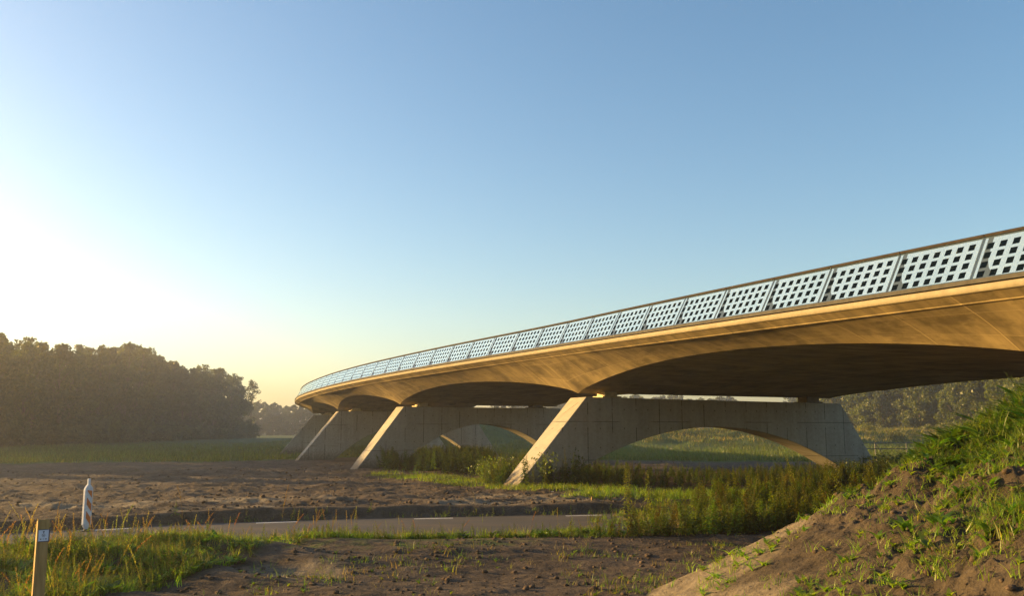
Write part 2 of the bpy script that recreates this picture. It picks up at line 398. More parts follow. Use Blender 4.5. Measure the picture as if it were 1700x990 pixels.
# embankment on the right
def emb(x, y):
    p = .458 * (x - 1.93)
    p = np.where(p > 2.55, 2.55 + (p - 2.55) * .35, p); p = np.minimum(p, 4.0)
    t = np.maximum(0, y - 12.9 - .35 * fbm(x * .5, y * .1, 2)); fall = np.where(t < 1.5, .22 * t * t, .66 * (t - .75) )
    lump = sstep(.2, 1.2, x - 1.93)
    d = .02 * fbm(x * 5, y * 5, 4, .6) + .15 * fbm(x * .7, y * .7, 4, .55) * sstep(3.4, 5.2, x) + .21 * fbm(x * 2.1, y * 2.1, 4, .6) * sstep(3.4, 5.4, x + (13 - y) * .28) + .05 * fbm(x * 6, y * 6, 3) * sstep(3.6, 5.4, x + (13 - y) * .25)
    d = d + .05 * np.sin(y * 5 + 3 * fbm(x, y, 2)) * sstep(.0, .3, fbm(x * .4, y * .4, 2))
    return p - fall + lump * d + .02
ex = np.concatenate([np.linspace(1.2, 8.6, 420), np.linspace(8.7, 30, 60)]); ey = np.concatenate([np.linspace(-12, 2.9, 40), np.linspace(3, 17, 620), np.linspace(17.2, 22, 20)])
EX, EY = np.meshgrid(ex, ey); EZ = emb(EX, EY)
ec = np.zeros(EX.shape + (3,), np.float32)
ec[..., 1] = .72 - .64 * sstep(2.9, 5.4, EX + (13 - EY) * .42 + 1.6 * fbm(EX * .6, EY * .6, 4))
ec[..., 0] = .42 * sstep(4.2, 6.8, EX) * sstep(-.2, .3, fbm(EX * .5, EY * .5, 3))
ne = len(ex); i, j = np.meshgrid(np.arange(len(ey) - 1), np.arange(ne - 1), indexing='ij')
F = np.stack([i * ne + j, i * ne + j + 1, (i + 1) * ne + j + 1, (i + 1) * ne + j], -1).reshape(-1, 4)
tag(link("embankment", mesh_np("embankment", np.stack([EX, EY, EZ], -1).reshape(-1, 3), F, M['bank'], True, col=ec.reshape(-1, 3))), kind="structure")
def surf(x, y):
    x = np.asarray(x, float); y = np.asarray(y, float)
    z = hfield(x, y); e = emb(x, y); return np.where((x > 1.2) & (y < 22) & (e > z), e, z)

# ------------------------------------------------------------------ bridge
K = np.array([(13.5, 5.2, 2.5), (11.1, 11.2, 2.65), (9.1, 16.2, 2.8), (6.5, 22.6, 2.96), (3.6, 30, 3.14), (.95, 36.6, 3.26), (-3.9, 45.2, 3.2), (-8.7, 54, 3.08),
              (-12.2, 61.3, 2.98), (-15.1, 68.3, 2.88), (-18.0, 76.6, 2.8), (-20.3, 85, 2.72), (-22.0, 93, 2.66), (-22.9, 101, 2.6), (-23, 110, 2.5), (-22.2, 119, 2.4), (-20.5, 127, 2.3)])
pts = []
KK = np.vstack([2 * K[0] - K[1], K, 2 * K[-1] - K[-2]])
for i in range(1, len(KK) - 2):
    for t in np.linspace(0, 1, 40, endpoint=False):
        p0, p1, p2, p3 = KK[i - 1], KK[i], KK[i + 1], KK[i + 2]
        pts.append(.5 * (2 * p1 + (p2 - p0) * t + (2 * p0 - 5 * p1 + 4 * p2 - p3) * t * t + (3 * p1 - p0 - 3 * p2 + p3) * t ** 3))
pts = np.array(pts)
for _ in range(120): pts[1:-1] = (pts[:-2] + 2 * pts[1:-1] + pts[2:]) / 4
sacc = np.concatenate([[0], np.cumsum(np.hypot(*np.diff(pts[:, :2], axis=0).T))])
S = np.arange(0, sacc[-1], .35)
E = np.stack([np.interp(S, sacc, pts[:, k]) for k in range(3)], -1); E[:, 2] += HC
T = np.gradient(E, axis=0); T[:, 2] = 0; T /= np.linalg.norm(T, axis=1)[:, None]
NR = np.stack([T[:, 1], -T[:, 0], T[:, 0] * 0], -1)        # towards the inside of the deck
def s_near(x, y): return S[np.argmin(np.hypot(E[:, 0] - x, E[:, 1] - y))]
PS = [s_near(9.1, 16.2), s_near(.95, 36.6), s_near(-8.7, 54), s_near(-15.1, 68.3), s_near(-20.3, 85), s_near(-22.9, 103), S[-1]]
PW = [2.0, 2.1, 2.1, 2.0, 1.7, 1.8, 1.8]; PL = [16, 14.1, 10.8, 10.4, 10.4, 10.4, 10.4]
PZ = [HC + 1.22, HC + 1.47, HC + 1.47, HC + 1.47, HC + 1.44, HC + 1.4, HC + 1.2]; PA = [.98, .85, .8, .75, .7, .6]
def fS(arr): return np.interp(S, PS, arr)
W_ = fS(PW); L_ = fS(PL); ZL = fS(PZ); ZR = ZL.copy()
for k in range(len(PS) - 1):
    t = (S - PS[k]) / (PS[k + 1] - PS[k]); m = (t > 0) & (t < 1); sh = np.clip(1 - (2 * t - 1) ** 2, 0, 1) ** .75
    ZL = np.where(m, ZL + PA[k] * sh, ZL); ZR = np.where(m, ZR + .6 * sh, ZR); W_ = np.where(m, W_ - .55 * np.clip(1 - (2 * t - 1) ** 2, 0, 1), W_)
m = S < PS[0]; ZL = np.where(m, PZ[0] - (PS[0] - S) * .01, ZL)
def P(off, z): return np.stack([E[:, 0] + NR[:, 0] * off, E[:, 1] + NR[:, 1] * off, z], -1)
ZE = E[:, 2]; EZ_ = np.array([0, 0, 1.])
zf1 = ZE - .085; zf2 = ZE - .235
def strips(lines, name, mat, parent, vs=None, u0=0):
    """lines: list of strips, each = list of (n,3) rows with v coordinate"""
    V, F, UV = [], [], []
    n = 0
    for rows in lines:
        for r, v in rows: V.append(r); UV.append(np.stack([S + u0, np.broadcast_to(np.asarray(v, float), S.shape)], -1))
        k = len(rows); m = len(S); i, j = np.meshgrid(np.arange(k - 1), np.arange(m - 1), indexing='ij')
        F.append(np.stack([n + i * m + j, n + i * m + j + 1, n + (i + 1) * m + j + 1, n + (i + 1) * m + j], -1).reshape(-1, 4)); n += k * m
    o = link(name, mesh_np(name, np.concatenate(V), np.concatenate(F), mat, True, uv=np.concatenate(UV)), parent); return o
bridge = empty("road_bridge", (float(E[100, 0]), float(E[100, 1]), 0))
tag(bridge, "long curving concrete bridge with glass railing on arched piers over the field", "bridge")
bridge_inv = Matrix.Translation(-bridge.location)
def under(o, par=None):
    """keep world placement under the bridge"""
    o.parent = par or bridge
    o.matrix_parent_inverse = (Matrix.Translation(-bridge.location) if par is None else Matrix.Identity(4)); return o
wl = [(P(0.03, zf2), 0.0), (P(.34, zf2 - .15), .34)]
rows2 = []
for q in np.linspace(0, 1, 9):
    off = .37 + (W_ - .37) * q; zz = (zf2 - .165) + (ZL - (zf2 - .165)) * (q + .10 * np.sin(math.pi * q) * 0 - .06 * np.sin(math.pi * q))
    rows2.append((P(off, zz), .42 + 2.0 * q * np.maximum(1, 1)))
inner = []
for q in np.linspace(0, 1, 9):
    inner.append((P(W_ + L_ * q, ZL + (ZR - ZL) * q + .0 * q), 3 + 14 * q))
WR = W_
wr = [(P(W_ + L_, ZR), 20.), (P(W_ * 2 + L_, zf2), 22.), (P(W_ * 2 + L_, ZE - .02), 22.3)]
top = [(P(.02, ZE - .02), 0), (P(.5, ZE - .02), .5), (P(.52, ZE - .12), .6), (P(W_ * 2 + L_ - .5, ZE - .12), 17), (P(W_ * 2 + L_, ZE - .02), 18)]
side = [(P(0.03, zf1), 0), (P(0.03, zf2), .1)]
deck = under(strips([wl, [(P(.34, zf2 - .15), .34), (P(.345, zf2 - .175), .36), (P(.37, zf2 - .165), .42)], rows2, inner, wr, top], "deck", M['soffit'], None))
# end walls of the deck
for idx in (0, -1):
    mb = MB(); seq = [P(.02, ZE - .02)[idx], P(.03, zf2)[idx], P(.37, zf2 - .165)[idx], P(W_, ZL)[idx], P(W_ + L_, ZR)[idx], P(W_ * 2 + L_, zf2)[idx], P(W_ * 2 + L_, ZE - .02)[idx]]
    mb.poly(seq); under(link("end_wall", mb.mesh("end_wall", M['fascia'])))
under(strips([[(P(.0, ZE - .105), 0), (P(-.015, ZE - .12), .02), (P(-.015, zf2 + .0), .16), (P(.03, zf2 - .012), .2)], [(P(.03, ZE - .105), 0), (P(.0, ZE - .105), .05)]], "fascia", M['fascia'], None))
under(strips([[(P(.10, ZE + .002), 0), (P(-.03, ZE + .002), .1)], [(P(-.03, ZE + .002), .1), (P(-.03, ZE - .08), .2)], [(P(-.03, ZE - .08), .2), (P(.05, ZE - .08), .3)]], "railing_channel", M['channel'], None))

# piers
def make_pier(k, top_l, L, Tt, arch_z, drop, slant_l=2.65, slant_r=2.5, cshift=.0, hf=1.06):
    s = PS[k]; q = int(np.argmin(abs(S - s))); e = E[q]; nr = Vector(NR[q]); tt = Vector(T[q])
    o = empty("pier", (0, 0, 0)); base = Vector((e[0], e[1], 0)) + nr * PW[k] - tt * (Tt / 2)
    zt = top_l; cx = L / 2 + cshift; hw = (L / 2) * hf; kk = arch_z / hw ** 2
    out = [(0, zt), (-slant_l * (zt + .5) / zt, -.5)]
    arch = []
    for a_ in np.linspace(-1, 1, 41):
        u = a_ * hw * math.sqrt((arch_z + .5) / arch_z); arch.append((cx + u, arch_z - kk * u * u))
    out += arch + [(L + slant_r * (zt + .5) / (zt - drop), -.5), (L, zt - drop)]
    mb = MB(); front = [base + nr * u + Vector((0, 0, z)) for u, z in out]
    mb.prism(front, None, tt * Tt); me = mb.mesh("pier", M['pier'])
    uvl = me.uv_layers.new(name="UVMap")
    for lp in me.loops:
        c = me.vertices[lp.vertex_index].co - base; uvl.data[lp.index].uv = (c.dot(nr) + c.dot(tt) * .8 + 2.3 * k, c.z)
    bpy.data.objects.remove(o); o = under(link("pier", me))
    bv = o.modifiers.new("bevel", 'BEVEL'); bv.width = .025; bv.segments = 2; bv.limit_method = 'ANGLE'
    rot = Matrix((nr, tt, (0, 0, 1))).transposed()
    for u, w in ((1.35, .62), (L - 1.5, .75)):
        zt2 = zt - drop * u / L
        mb = MB(); c = base + nr * u + tt * .55; mb.box((c.x, c.y, zt2 + .035), (w + .3, .8, .07), rot); mb.box((c.x, c.y, zt2 + .155 + drop * u / L / 2), (w, .6, .17 + drop * u / L), rot)
        b = link("bearing", mb.mesh("bearing", M['bearing_sunlit'] if u < 3 else M['rubber'])); b.parent = o
    return o
make_pier(1, HC + 1.30, 14.1, 1.3, 2.40, .10, 3.25, 2.5, -.45, 1.17)
make_pier(2, HC + 1.33, 10.8, 1.25, 2.60, 0, 2.8, 2.5)
make_pier(3, HC + 1.33, 10.4, 1.25, 2.55, 0, 2.95, 2.5)
make_pier(4, HC + 1.30, 10.4, 1.25, 2.55, 0, 2.95, 2.5)
make_pier(5, HC + 1.26, 10.4, 1.25, 2.55, 0, 2.95, 2.5)
# near abutment wall, to the right of the picture
q = int(np.argmin(abs(S - PS[0]))); base = Vector((E[q][0], E[q][1], 0)) + Vector(NR[q]) * 2.3 - Vector(T[q]) * 1.4
mb = MB(); nrv = Vector(NR[q]); mb.prism([base, base + nrv * 15.4, base + nrv * 15.4 + Vector((0, 0, HC + 1.15)), base + Vector((0, 0, HC + 1.15))], None, Vector(T[q]) * 1.2)
under(link("abutment_wall", mb.mesh("abutment_wall", M['pier'])))

# railing panels
PAN = 2.12; s0 = (PS[1] - 40 * PAN) % PAN
ss = np.arange(s0, S[-1] - PAN, PAN)
def SE(s): return Vector([float(np.interp(s, S, E[:, k])) for k in range(3)]), Vector([float(np.interp(s, S, NR[:, k])) for k in range(3)])
LEAN, RH = .47, .88
def uvm(me, b0, b1, t0):
    uvl = me.uv_layers.new(name="UVMap"); a_ = b1 - b0; h_ = t0 - b0
    for lp in me.loops:
        c = me.vertices[lp.vertex_index].co - b0; uvl.data[lp.index].uv = (1 - c.dot(a_) / a_.length_squared, c.dot(h_) / h_.length_squared)
    return me
for k, s in enumerate(ss):
    e0, n0 = SE(s + .008); e1, n1 = SE(s + PAN - .008)
    up = lambda n_: n_ * LEAN + Vector((0, 0, RH))
    b0 = e0 + n0 * .01; b1 = e1 + n1 * .01; t0 = b0 + up(n0); t1 = b1 + up(n1)
    def pt(u, v, d=0.0, b0=b0, b1=b1, t0=t0, t1=t1):
        u = 1 - u
        p = (b0 * (1 - u) + b1 * u) * (1 - v) + (t0 * (1 - u) + t1 * u) * v
        if d:
            nn = (b1 - b0).cross(t0 - b0).normalized()
            if nn.x > 0: nn = -nn
            p = p + nn * d
        return p
    pn = MB(); nn = pt(0, 0, 1.0) - pt(0, 0)
    pn.prism([pt(0, 0), pt(1, 0), pt(1, 1), pt(0, 1)], None, -nn * .014)
    po = under(link("railing_panel", uvm(pn.mesh("railing_panel", M['glass']), b0, b1, t0)))
    fr = MB(); d = .003
    # pale printed field with the curved cut at its lower start
    cut = [(.985, .03), (.985, .95), (.10, .95), (.105, .60), (.12, .40), (.15, .24), (.195, .12), (.25, .03)]
    outl = [pt(u, v, d) for u, v in cut]
    c0 = outl[:2]
    fr.poly(outl)
    st_ = [pt(.015, .03, d), pt(.045, .03, d), pt(.045, .95, d), pt(.015, .95, d)]; fr.poly(st_)
    fo = link("printed_field", uvm(fr.mesh("printed_field", M['frit']), b0, b1, t0)); fo.parent = po
    h = MB(); ax = (t1 - t0); ax.normalize(); sidev = n0.copy(); upv = sidev.cross(ax)
    if upv.z < 0: upv = -upv
    hp = [t0 - sidev * .035 + upv * .0, t0 + sidev * .05 + upv * .0, t0 + sidev * .05 + upv * .035, t0 + sidev * .0 + upv * .06, t0 - sidev * .035 + upv * .045]
    h.prism(hp, None, (t1 - t0)); ho = link("handrail", h.mesh("handrail", M['handrail'])); ho.parent = po
    br = MB(); w0, w1 = n0, n1
    a0 = e0 + n0 * .06; br.prism([a0 + Vector((0, 0, 0)), a0 + n0 * .55, t0 + n0 * .06 - Vector((0, 0, .05)), t0 + n0 * .015 - Vector((0, 0, .05))], None, (e1 - e0).normalized() * .02)
    bo = link("post", br.mesh("post", M['frame_dark'])); bo.parent = po

# ------------------------------------------------------------------ trees
def leaf_cloud(centers, radii, nper, size, cols, flat=.8):
    C, Sz = [], []
    for c, r in zip(centers, radii):
        n = max(8, int(nper * r * r)); d = rng.normal(size=(n, 3)); d /= np.linalg.norm(d, axis=1)[:, None]
        rr = r * rng.random(n) ** .45; C.append(np.array(c) + d * rr[:, None] * np.array([1, 1, flat]))
    C = np.concatenate(C); n = len(C)
    sz = size * (.55 + .9 * rng.random(n))
    a = rng.normal(size=(n, 3)); a /= np.linalg.norm(a, axis=1)[:, None]
    b = rng.normal(size=(n, 3)); b -= a * (a * b).sum(1)[:, None]; b /= np.linalg.norm(b, axis=1)[:, None]
    a *= sz[:, None]; b *= (sz * .55)[:, None]
    V = np.stack([C - a * .5, C - b * .5 + a * .05, C + a * .5, C + b * .5 + a * .05], 1).reshape(-1, 3)
    F = np.arange(4 * n).reshape(-1, 4)
    t = rng.random(n)[:, None]; c0, c1 = np.array(cols[0]), np.array(cols[1]); col = c0 * (1 - t) + c1 * t
    return V, F, np.repeat(col, 4, 0)
def make_tree(name, h, cw, cb, nblob, nper, leaf, cols, seed, spread=1.0, trunk_r=.2, top_round=True):
    """one tree (h tall): trunk with limbs and an uneven crown; origin at the foot"""
    r_ = np.random.default_rng(seed); root = empty(name)
    mb = MB(); bend = r_.normal(size=2) * .25
    zs = np.linspace(-.3, h * .88, 7)
    axis = [(bend[0] * (z / h) ** 2 * 2, bend[1] * (z / h) ** 2 * 2, z) for z in zs]
    mb.tube(axis, [trunk_r * (1.15 - .95 * (k / 6)) for k in range(7)], 7)
    cen, rad_ = [], []
    for k in range(nblob):
        f = r_.random() ** .8; z = cb + (h - cb) * f * .93
        prof = math.sin(math.pi * min(1, (.16 + .84 * f) ** .75)) ** .6 if top_round else (1 - f) ** .7 + .12
        ang_ = r_.random() * 6.283; rr = cw * prof * math.sqrt(r_.random()) * .95
        x, y = math.cos(ang_) * rr, math.sin(ang_) * rr
        br = (.55 + .75 * r_.random()) * (h / 14) * (1.1 - .35 * f)
        cen.append((x, y, min(z, h - br * .7))); rad_.append(br)
        if k % 3 == 0:
            zz = max(cb * .75, z - 1.2 - rr * .5); fz = max(0, zz / h)
            st = (bend[0] * fz ** 2 * 2, bend[1] * fz ** 2 * 2, zz); mid = ((st[0] + x) / 2, (st[1] + y) / 2, (zz + z) / 2 + .1)
            mb.tube([st, mid, (x, y, z)], [trunk_r * .38, trunk_r * .24, .02], 4)
    link("trunk", mb.mesh("trunk", M['bark'], True), root)
    V, F, c = leaf_cloud(cen, rad_, nper, leaf, cols)
    link("crown", mesh_np("crown", V, F, M['leaf'], col=c), root)
    return root
def copy_tree(root, loc, sc, rz, name=None):
    r = root.copy(); COL.objects.link(r); r.location = loc; r.scale = (sc[0], sc[0], sc[1]); r.rotation_euler = (0, 0, rz)
    for ch in list(root.children):
        c = ch.copy(); COL.objects.link(c); c.parent = r
    return r
def place_trees(protos, spots, label, cat, group, used):
    out = []
    for k, (x, y, h) in enumerate(spots):
        p = protos[int(rng.integers(len(protos)))]; w = h / 14.0
        gz = ground_z(x, y); sc = (w * (.85 + .3 * rng.random()), w); rz = rng.random() * 6.28
        if p.name not in used:
            used.add(p.name); r = p; r.location = (x, y, gz); r.scale = (sc[0], sc[0], sc[1]); r.rotation_euler = (0, 0, rz)
        else: r = copy_tree(p, (x, y, gz), sc, rz)
        tag(r, label, cat, group); out.append(r)
    return out
used = set()
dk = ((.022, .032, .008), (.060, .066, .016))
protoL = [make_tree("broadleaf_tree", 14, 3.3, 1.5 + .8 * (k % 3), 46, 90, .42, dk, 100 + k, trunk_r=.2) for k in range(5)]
# left wood: edge runs along x = -68 from beside the camera's left to 246 m
edge = []
def edge_x(y): return -66.5 - 4.5 * sstep(119, 180, np.array(y)) .item() + (np.interp(y, [60, 119], [-4, 0]) if y < 119 else 0)
def top_h(px): # height profile of the wood in the photograph
    return np.interp(px, [-1300, -560, -250, 0, 60, 90, 140, 216, 240, 262, 300, 345, 400, 430], [12.5, 14.2, 15.4, 16.4, 16.5, 16.6, 17.8, 19.3, 20, 18.9, 17.0, 19, 18, 16])
spL = []
for row in range(4):
    y = 58 + row * 1.7
    while y < 246:
        x = edge_x(y) - row * 5.5 + rng.normal() * .9; zc_ = y * math.cos(PITCH); px = 850 + 1500 * x / zc_
        h = float(top_h(px)) * (.91 + .09 * rng.random()) * (1.0 if row else .92 + .08 * rng.random()) + row * .25
        if px < 398: spL.append((x, y, h))
        y += 4.3 + rng.random() * 2.0 + (2 if row == 2 else 0)
place_trees(protoL, spL, "dark leafy tree in the dense wood along the left side of the meadow", "tree", "trees of the dense wood on the left", used)
# end of the left wood, seen against the sky: open branching
endp = make_tree("broadleaf_tree", 14, 3.4, 3.6, 34, 60, .42, dk, 150, trunk_r=.17)
place_trees([endp], [(-70.5, 246, 16.0)], "last tree at the right end of the left wood, its open branches against the sky", "tree", "trees of the dense wood on the left", used)
# understorey along the wood
def shrub_mesh(seed, cols, nper=160, leaf=.3):
    r_ = np.random.default_rng(seed); cen = [(r_.normal() * .8, r_.normal() * .8, .5 + r_.random() * 1.3) for _ in range(12)]
    return leaf_cloud(cen, [.55 + .4 * r_.random() for _ in cen], nper, leaf, cols)
def shrubs(spots, cols, label, group, leaf=.3, n=3, name="shrub"):
    ms = [mesh_np(name, *shrub_mesh(300 + k + len(spots), cols, leaf=leaf)[:2], M['leaf'], col=None) for k in range(0)]
    ms = []
    for k in range(n):
        V, F, c = shrub_mesh(300 + k + len(spots), cols, leaf=leaf); ms.append(mesh_np(name, V, F, M['leaf'], col=c))
    for x, y, s in spots:
        o = link(name, ms[int(rng.integers(n))]); o.location = (x, y, ground_z(x, y) - .1); o.scale = (s, s, s * (.8 + .4 * rng.random())); o.rotation_euler = (0, 0, rng.random() * 6.28)
        tag(o, label, "shrub", group)
sp = [(edge_x(y) + 1.2 + rng.random() * 1.2, y, 1.0 + rng.random() * .9) for y in np.arange(112, 240, 3.4)] + [(edge_x(y) - 6 - rng.random() * 2, y, 1.9 + rng.random()) for y in np.arange(108, 244, 3.2)]
shrubs(sp, ((.035, .045, .014), (.075, .085, .028)), "low shrub at the foot of the dense wood on the left", "shrubs along the foot of the left wood", .36)
# far tree line
farc = ((.030, .040, .016), (.060, .068, .028))
protoF = [make_tree("distant_tree", 14, 5.2, .4, 64, 60, .8, farc, 200 + k) for k in range(3)]
def px_h(px, d, table): # height so that the crown reaches the wanted place
    dy = np.interp(px, table[0], table[1]); return dy * d / 1530 + HC
tabF = ([300, 400, 440, 480, 520, 700, 790, 800, 836, 842, 938, 1030, 1230, 1240, 1310, 1320, 1500, 1900], [44, 40, 41, 37, 36, 34, 20, 18, 18, 40, 44, 52, 50, 30, 30, 56, 60, 60])
spF = []
for px in np.arange(300, 1340, 6.5):
    d = 330 + rng.random() * 50; p = px + rng.normal() * 4; h = float(px_h(p, d, tabF)) * (1.0 + .16 * rng.random())
    if 786 < px < 842: continue
    spF.append(((p - 850) / 1516 * d, d, h))
place_trees(protoF, spF, "distant hazy tree in the tree line beyond the meadow", "tree", "trees of the distant tree line", used)
# few bare-stemmed trees seen through the second pier's arch
protoB = make_tree("parkland_tree", 14, 5.2, 6.0, 26, 60, .6, farc, 230, trunk_r=.35)
place_trees([protoB], [((p - 850) / 1516 * 260, 260, 9.6) for p in (818, 826, 836, 847)], "tree with a bare stem and flat crown seen through the arch of the second pier", "tree", "bare-stemmed trees beyond the second pier", used)
# right wood
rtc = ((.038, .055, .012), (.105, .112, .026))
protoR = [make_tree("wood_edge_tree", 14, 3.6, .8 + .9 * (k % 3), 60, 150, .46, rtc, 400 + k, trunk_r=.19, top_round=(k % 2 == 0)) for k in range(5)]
spR = []
for row in range(3):
    for px in np.arange(1322 + 6 * row, 2000, 29):
        d = max(112, 205 - (px - 1322) * .19) + row * 9 + rng.normal() * 2; p = px + rng.normal() * 7
        h = float(np.interp(p, [1320, 1370, 1500, 1700, 2100], [9.5, 12.5, 15.0, 17.5, 18])) * (.82 + .25 * rng.random()) * (1 + .07 * row)
        spR.append(((p - 850) / 1516 * d, d, h))
place_trees(protoR, spR, "tree of the sunlit wood beyond the right end of the near pier", "tree", "trees of the wood on the right", used)
sp = [((p - 850) / 1516 * max(105, 196 - (p - 1322) * .19), max(105, 196 - (p - 1322) * .19) + rng.random() * 3, .8 + rng.random() * .7) for p in np.arange(1330, 1720, 16)]
shrubs(sp, ((.06, .07, .02), (.13, .13, .04)), "low bush at the foot of the wood on the right", "bushes along the foot of the right wood", .32)
ORD = "first second third fourth fifth sixth seventh eighth ninth tenth eleventh twelfth thirteenth fourteenth fifteenth sixteenth".split()
fr_ = sorted([o for o in scene.objects if o.get("group") == "trees of the wood on the right" and o.location.y < 210 - (850 + 1516 * o.location.x / o.location.y - 1322) * .19 and 1330 < 850 + 1516 * o.location.x / o.location.y < 1700], key=lambda o: o.location.x / o.location.y)
for o, w_ in zip(fr_, ORD): o["label"] = f"front tree of the sunlit right wood, {w_} from the near pier's right end"
# bushes on the grassy mounds, beyond the near arch
sp = [(16 + rng.random() * 46, 108 + rng.random() * 20, .5 + .5 * rng.random()) for _ in range(16)]
shrubs(sp, ((.07, .085, .02), (.14, .13, .04)), "small bush on the grassy mound seen through the near arch", "bushes on the mounds beyond the near arch", .25, name="bush")

fr_ = sorted([o for o in scene.objects if o.get("group") == "bushes on the mounds beyond the near arch"], key=lambda o: o.location.x / o.location.y)
for o, w_ in zip(fr_, ORD): o["label"] = f"small bush on the grassy mounds beyond the near arch, {w_} from the left"
# ------------------------------------------------------------------ plants as numpy templates
def blade(h=1., w=.02, bend=.5, seg=4):
    V, F = [], []
    for k in range(seg + 1):
        t = k / seg; ww = w * (1 - t) ** .7 * .5 + .0008; x = bend * t * t * h; z = h * (t - .25 * bend * t * t)
        V += [(x, -ww, z), (x, ww, z)]
    for k in range(seg): F.append((2 * k, 2 * k + 1, 2 * k + 3, 2 * k + 2))
    return np.array(V), np.array(F)
def joinT(parts):
    V, F, C, n = [], [], [], 0
    for v, f, c in parts: V.append(v); F.append(f + n); C.append(np.broadcast_to(np.array(c, float), (len(v), 3))); n += len(v)
    return np.concatenate(V), np.concatenate(F), np.concatenate(C)
def rotz(v, a): c, s = math.cos(a), math.sin(a); return v @ np.array([[c, s, 0], [-s, c, 0], [0, 0, 1]])
def tuft(seed, n=14, h=.4, w=.013, spread=.08, c0=(.06, .12, .010), c1=(.17, .22, .018)):
    r = np.random.default_rng(seed); P_ = []
    for k in range(n):
        v, f = blade(h * (.5 + .6 * r.random()), w * (.7 + .7 * r.random()), .2 + .9 * r.random() ** 1.5, 4); v = rotz(v, r.random() * 6.28) + np.array([r.normal() * spread, r.normal() * spread, 0])
        t = r.random(); P_.append((v, f, tuple(np.array(c0) * (1 - t) + np.array(c1) * t)))
    return joinT(P_)
def leaf_strip(p, d, L, w, droop=.3):
    """small pointed leaf from p in direction d"""
    d = np.array(d, float); d /= np.linalg.norm(d); s = np.cross(d, (0, 0, 1)); ns = np.linalg.norm(s); s = s / ns if ns > 1e-3 else np.array((1., 0, 0))
    p = np.array(p, float); m = p + d * L * .5; e = p + d * L - np.array((0, 0, droop * L))
    return np.array([p - s * w * .12, p + s * w * .12, m + s * w * .5, m - s * w * .5, e + s * w * .05, e - s * w * .05]), np.array([(0, 1, 2, 3), (3, 2, 4, 5)])
def weed(seed, h=1.2, nl=70, ll=.13, c0=(.05, .085, .014), c1=(.14, .16, .028), top=(.16, .15, .04), spire=True, branches=5):
    r = np.random.default_rng(seed); P_ = []; lx, ly = r.normal() * .10, r.normal() * .10
    def stem(p0, p1, w):
        p0, p1 = np.array(p0, float), np.array(p1, float)
        for s in ((w, 0, 0), (0, w, 0)):
            s = np.array(s); P_.append((np.array([p0 - s, p0 + s, p1 + s * .3, p1 - s * .3]), np.array([(0, 1, 2, 3)]), (.09, .07, .03)))
    ax = lambda t: np.array([lx * t * t * h, ly * t * t * h, h * t]); stem(ax(0), ax(.5), .008); stem(ax(.5), ax(1), .006)
    for k in range(nl):
        t = .08 + .92 * (k / nl); L = ll * (1.35 - .95 * t) * (.7 + .6 * r.random()); a = k * 2.4 + r.normal() * .3
        v, f = leaf_strip(ax(t), (math.cos(a), math.sin(a), .25 + .45 * r.random()), L, L * .42, .45)
        q = r.random(); c = np.array(c0) * (1 - q) + np.array(c1) * q
        if t > .88: c = c * .6 + np.array(top) * .4
        P_.append((v, f, tuple(c)))
    for b in range(branches):
        t0 = .25 + .5 * r.random(); a = r.random() * 6.28; L = h * (.22 + .2 * r.random()) * (1.1 - t0 * .6); p0 = ax(t0)
        p1 = p0 + np.array([math.cos(a) * .45, math.sin(a) * .45, .85]) * L; stem(p0, p1, .005)
        for k in range(nl // 4):
            t = (k + 1) / (nl // 4); a2 = k * 2.4; l2 = ll * .7 * (1.1 - .6 * t) * (.7 + .5 * r.random())
            v, f = leaf_strip(p0 + (p1 - p0) * t, (math.cos(a2), math.sin(a2), .7), l2, l2 * .35, .3); q = r.random(); P_.append((v, f, tuple(np.array(c0) * (1 - q) + np.array(c1) * q)))
    return joinT(P_)
def dock(seed, n=8, L=.35, w=.09, c0=(.05, .10, .015), c1=(.12, .19, .03)):
    r = np.random.default_rng(seed); P_ = []
    for k in range(n):
        v, f = blade(L * (.6 + .6 * r.random()), w * (.6 + .6 * r.random()), .7 + .9 * r.random(), 5)
        t_ = np.linspace(0, 1, 6); ww = np.sin(math.pi * (.12 + .86 * t_)) * w * .5 * (.7 + .5 * r.random()); v[0::2, 1] = -ww; v[1::2, 1] = ww
        v[:, 2] += .25 * np.abs(v[:, 1]); v = rotz(v, r.random() * 6.28 + k); q = r.random(); P_.append((v, f, tuple(np.array(c0) * (1 - q) + np.array(c1) * q)))
    return joinT(P_)
def seedstem(seed, h=.9, c=(.15, .095, .03), heads=26):
    r = np.random.default_rng(seed); P_ = []; lx, ly = r.normal() * .15, r.normal() * .15
    ax = lambda t: np.array([lx * t * t * h, ly * t * t * h, h * t])
    for k in range(4):
        p0, p1 = ax(k / 4), ax((k + 1) / 4)
        for s in ((.0025, 0, 0), (0, .0025, 0)):
            s = np.array(s); P_.append((np.array([p0 - s, p0 + s, p1 + s, p1 - s]), np.array([(0, 1, 2, 3)]), tuple(np.array(c) * .9)))
    for k in range(heads):
        t = .62 + .38 * k / heads; a = k * 2.4; v, f = leaf_strip(ax(t), (math.cos(a), math.sin(a), 1.0 + r.random()), .05 * (1.4 - t) + .02, .014, .1); P_.append((v, f, tuple(np.array(c) * (.7 + .7 * r.random()))))
    for k in range(3):
        a = r.random() * 6.28; v, f = leaf_strip(ax(.1 + .3 * r.random()), (math.cos(a), math.sin(a), 1.2), .3, .02, .4); P_.append((v, f, (.12, .11, .03)))
    return joinT(P_)
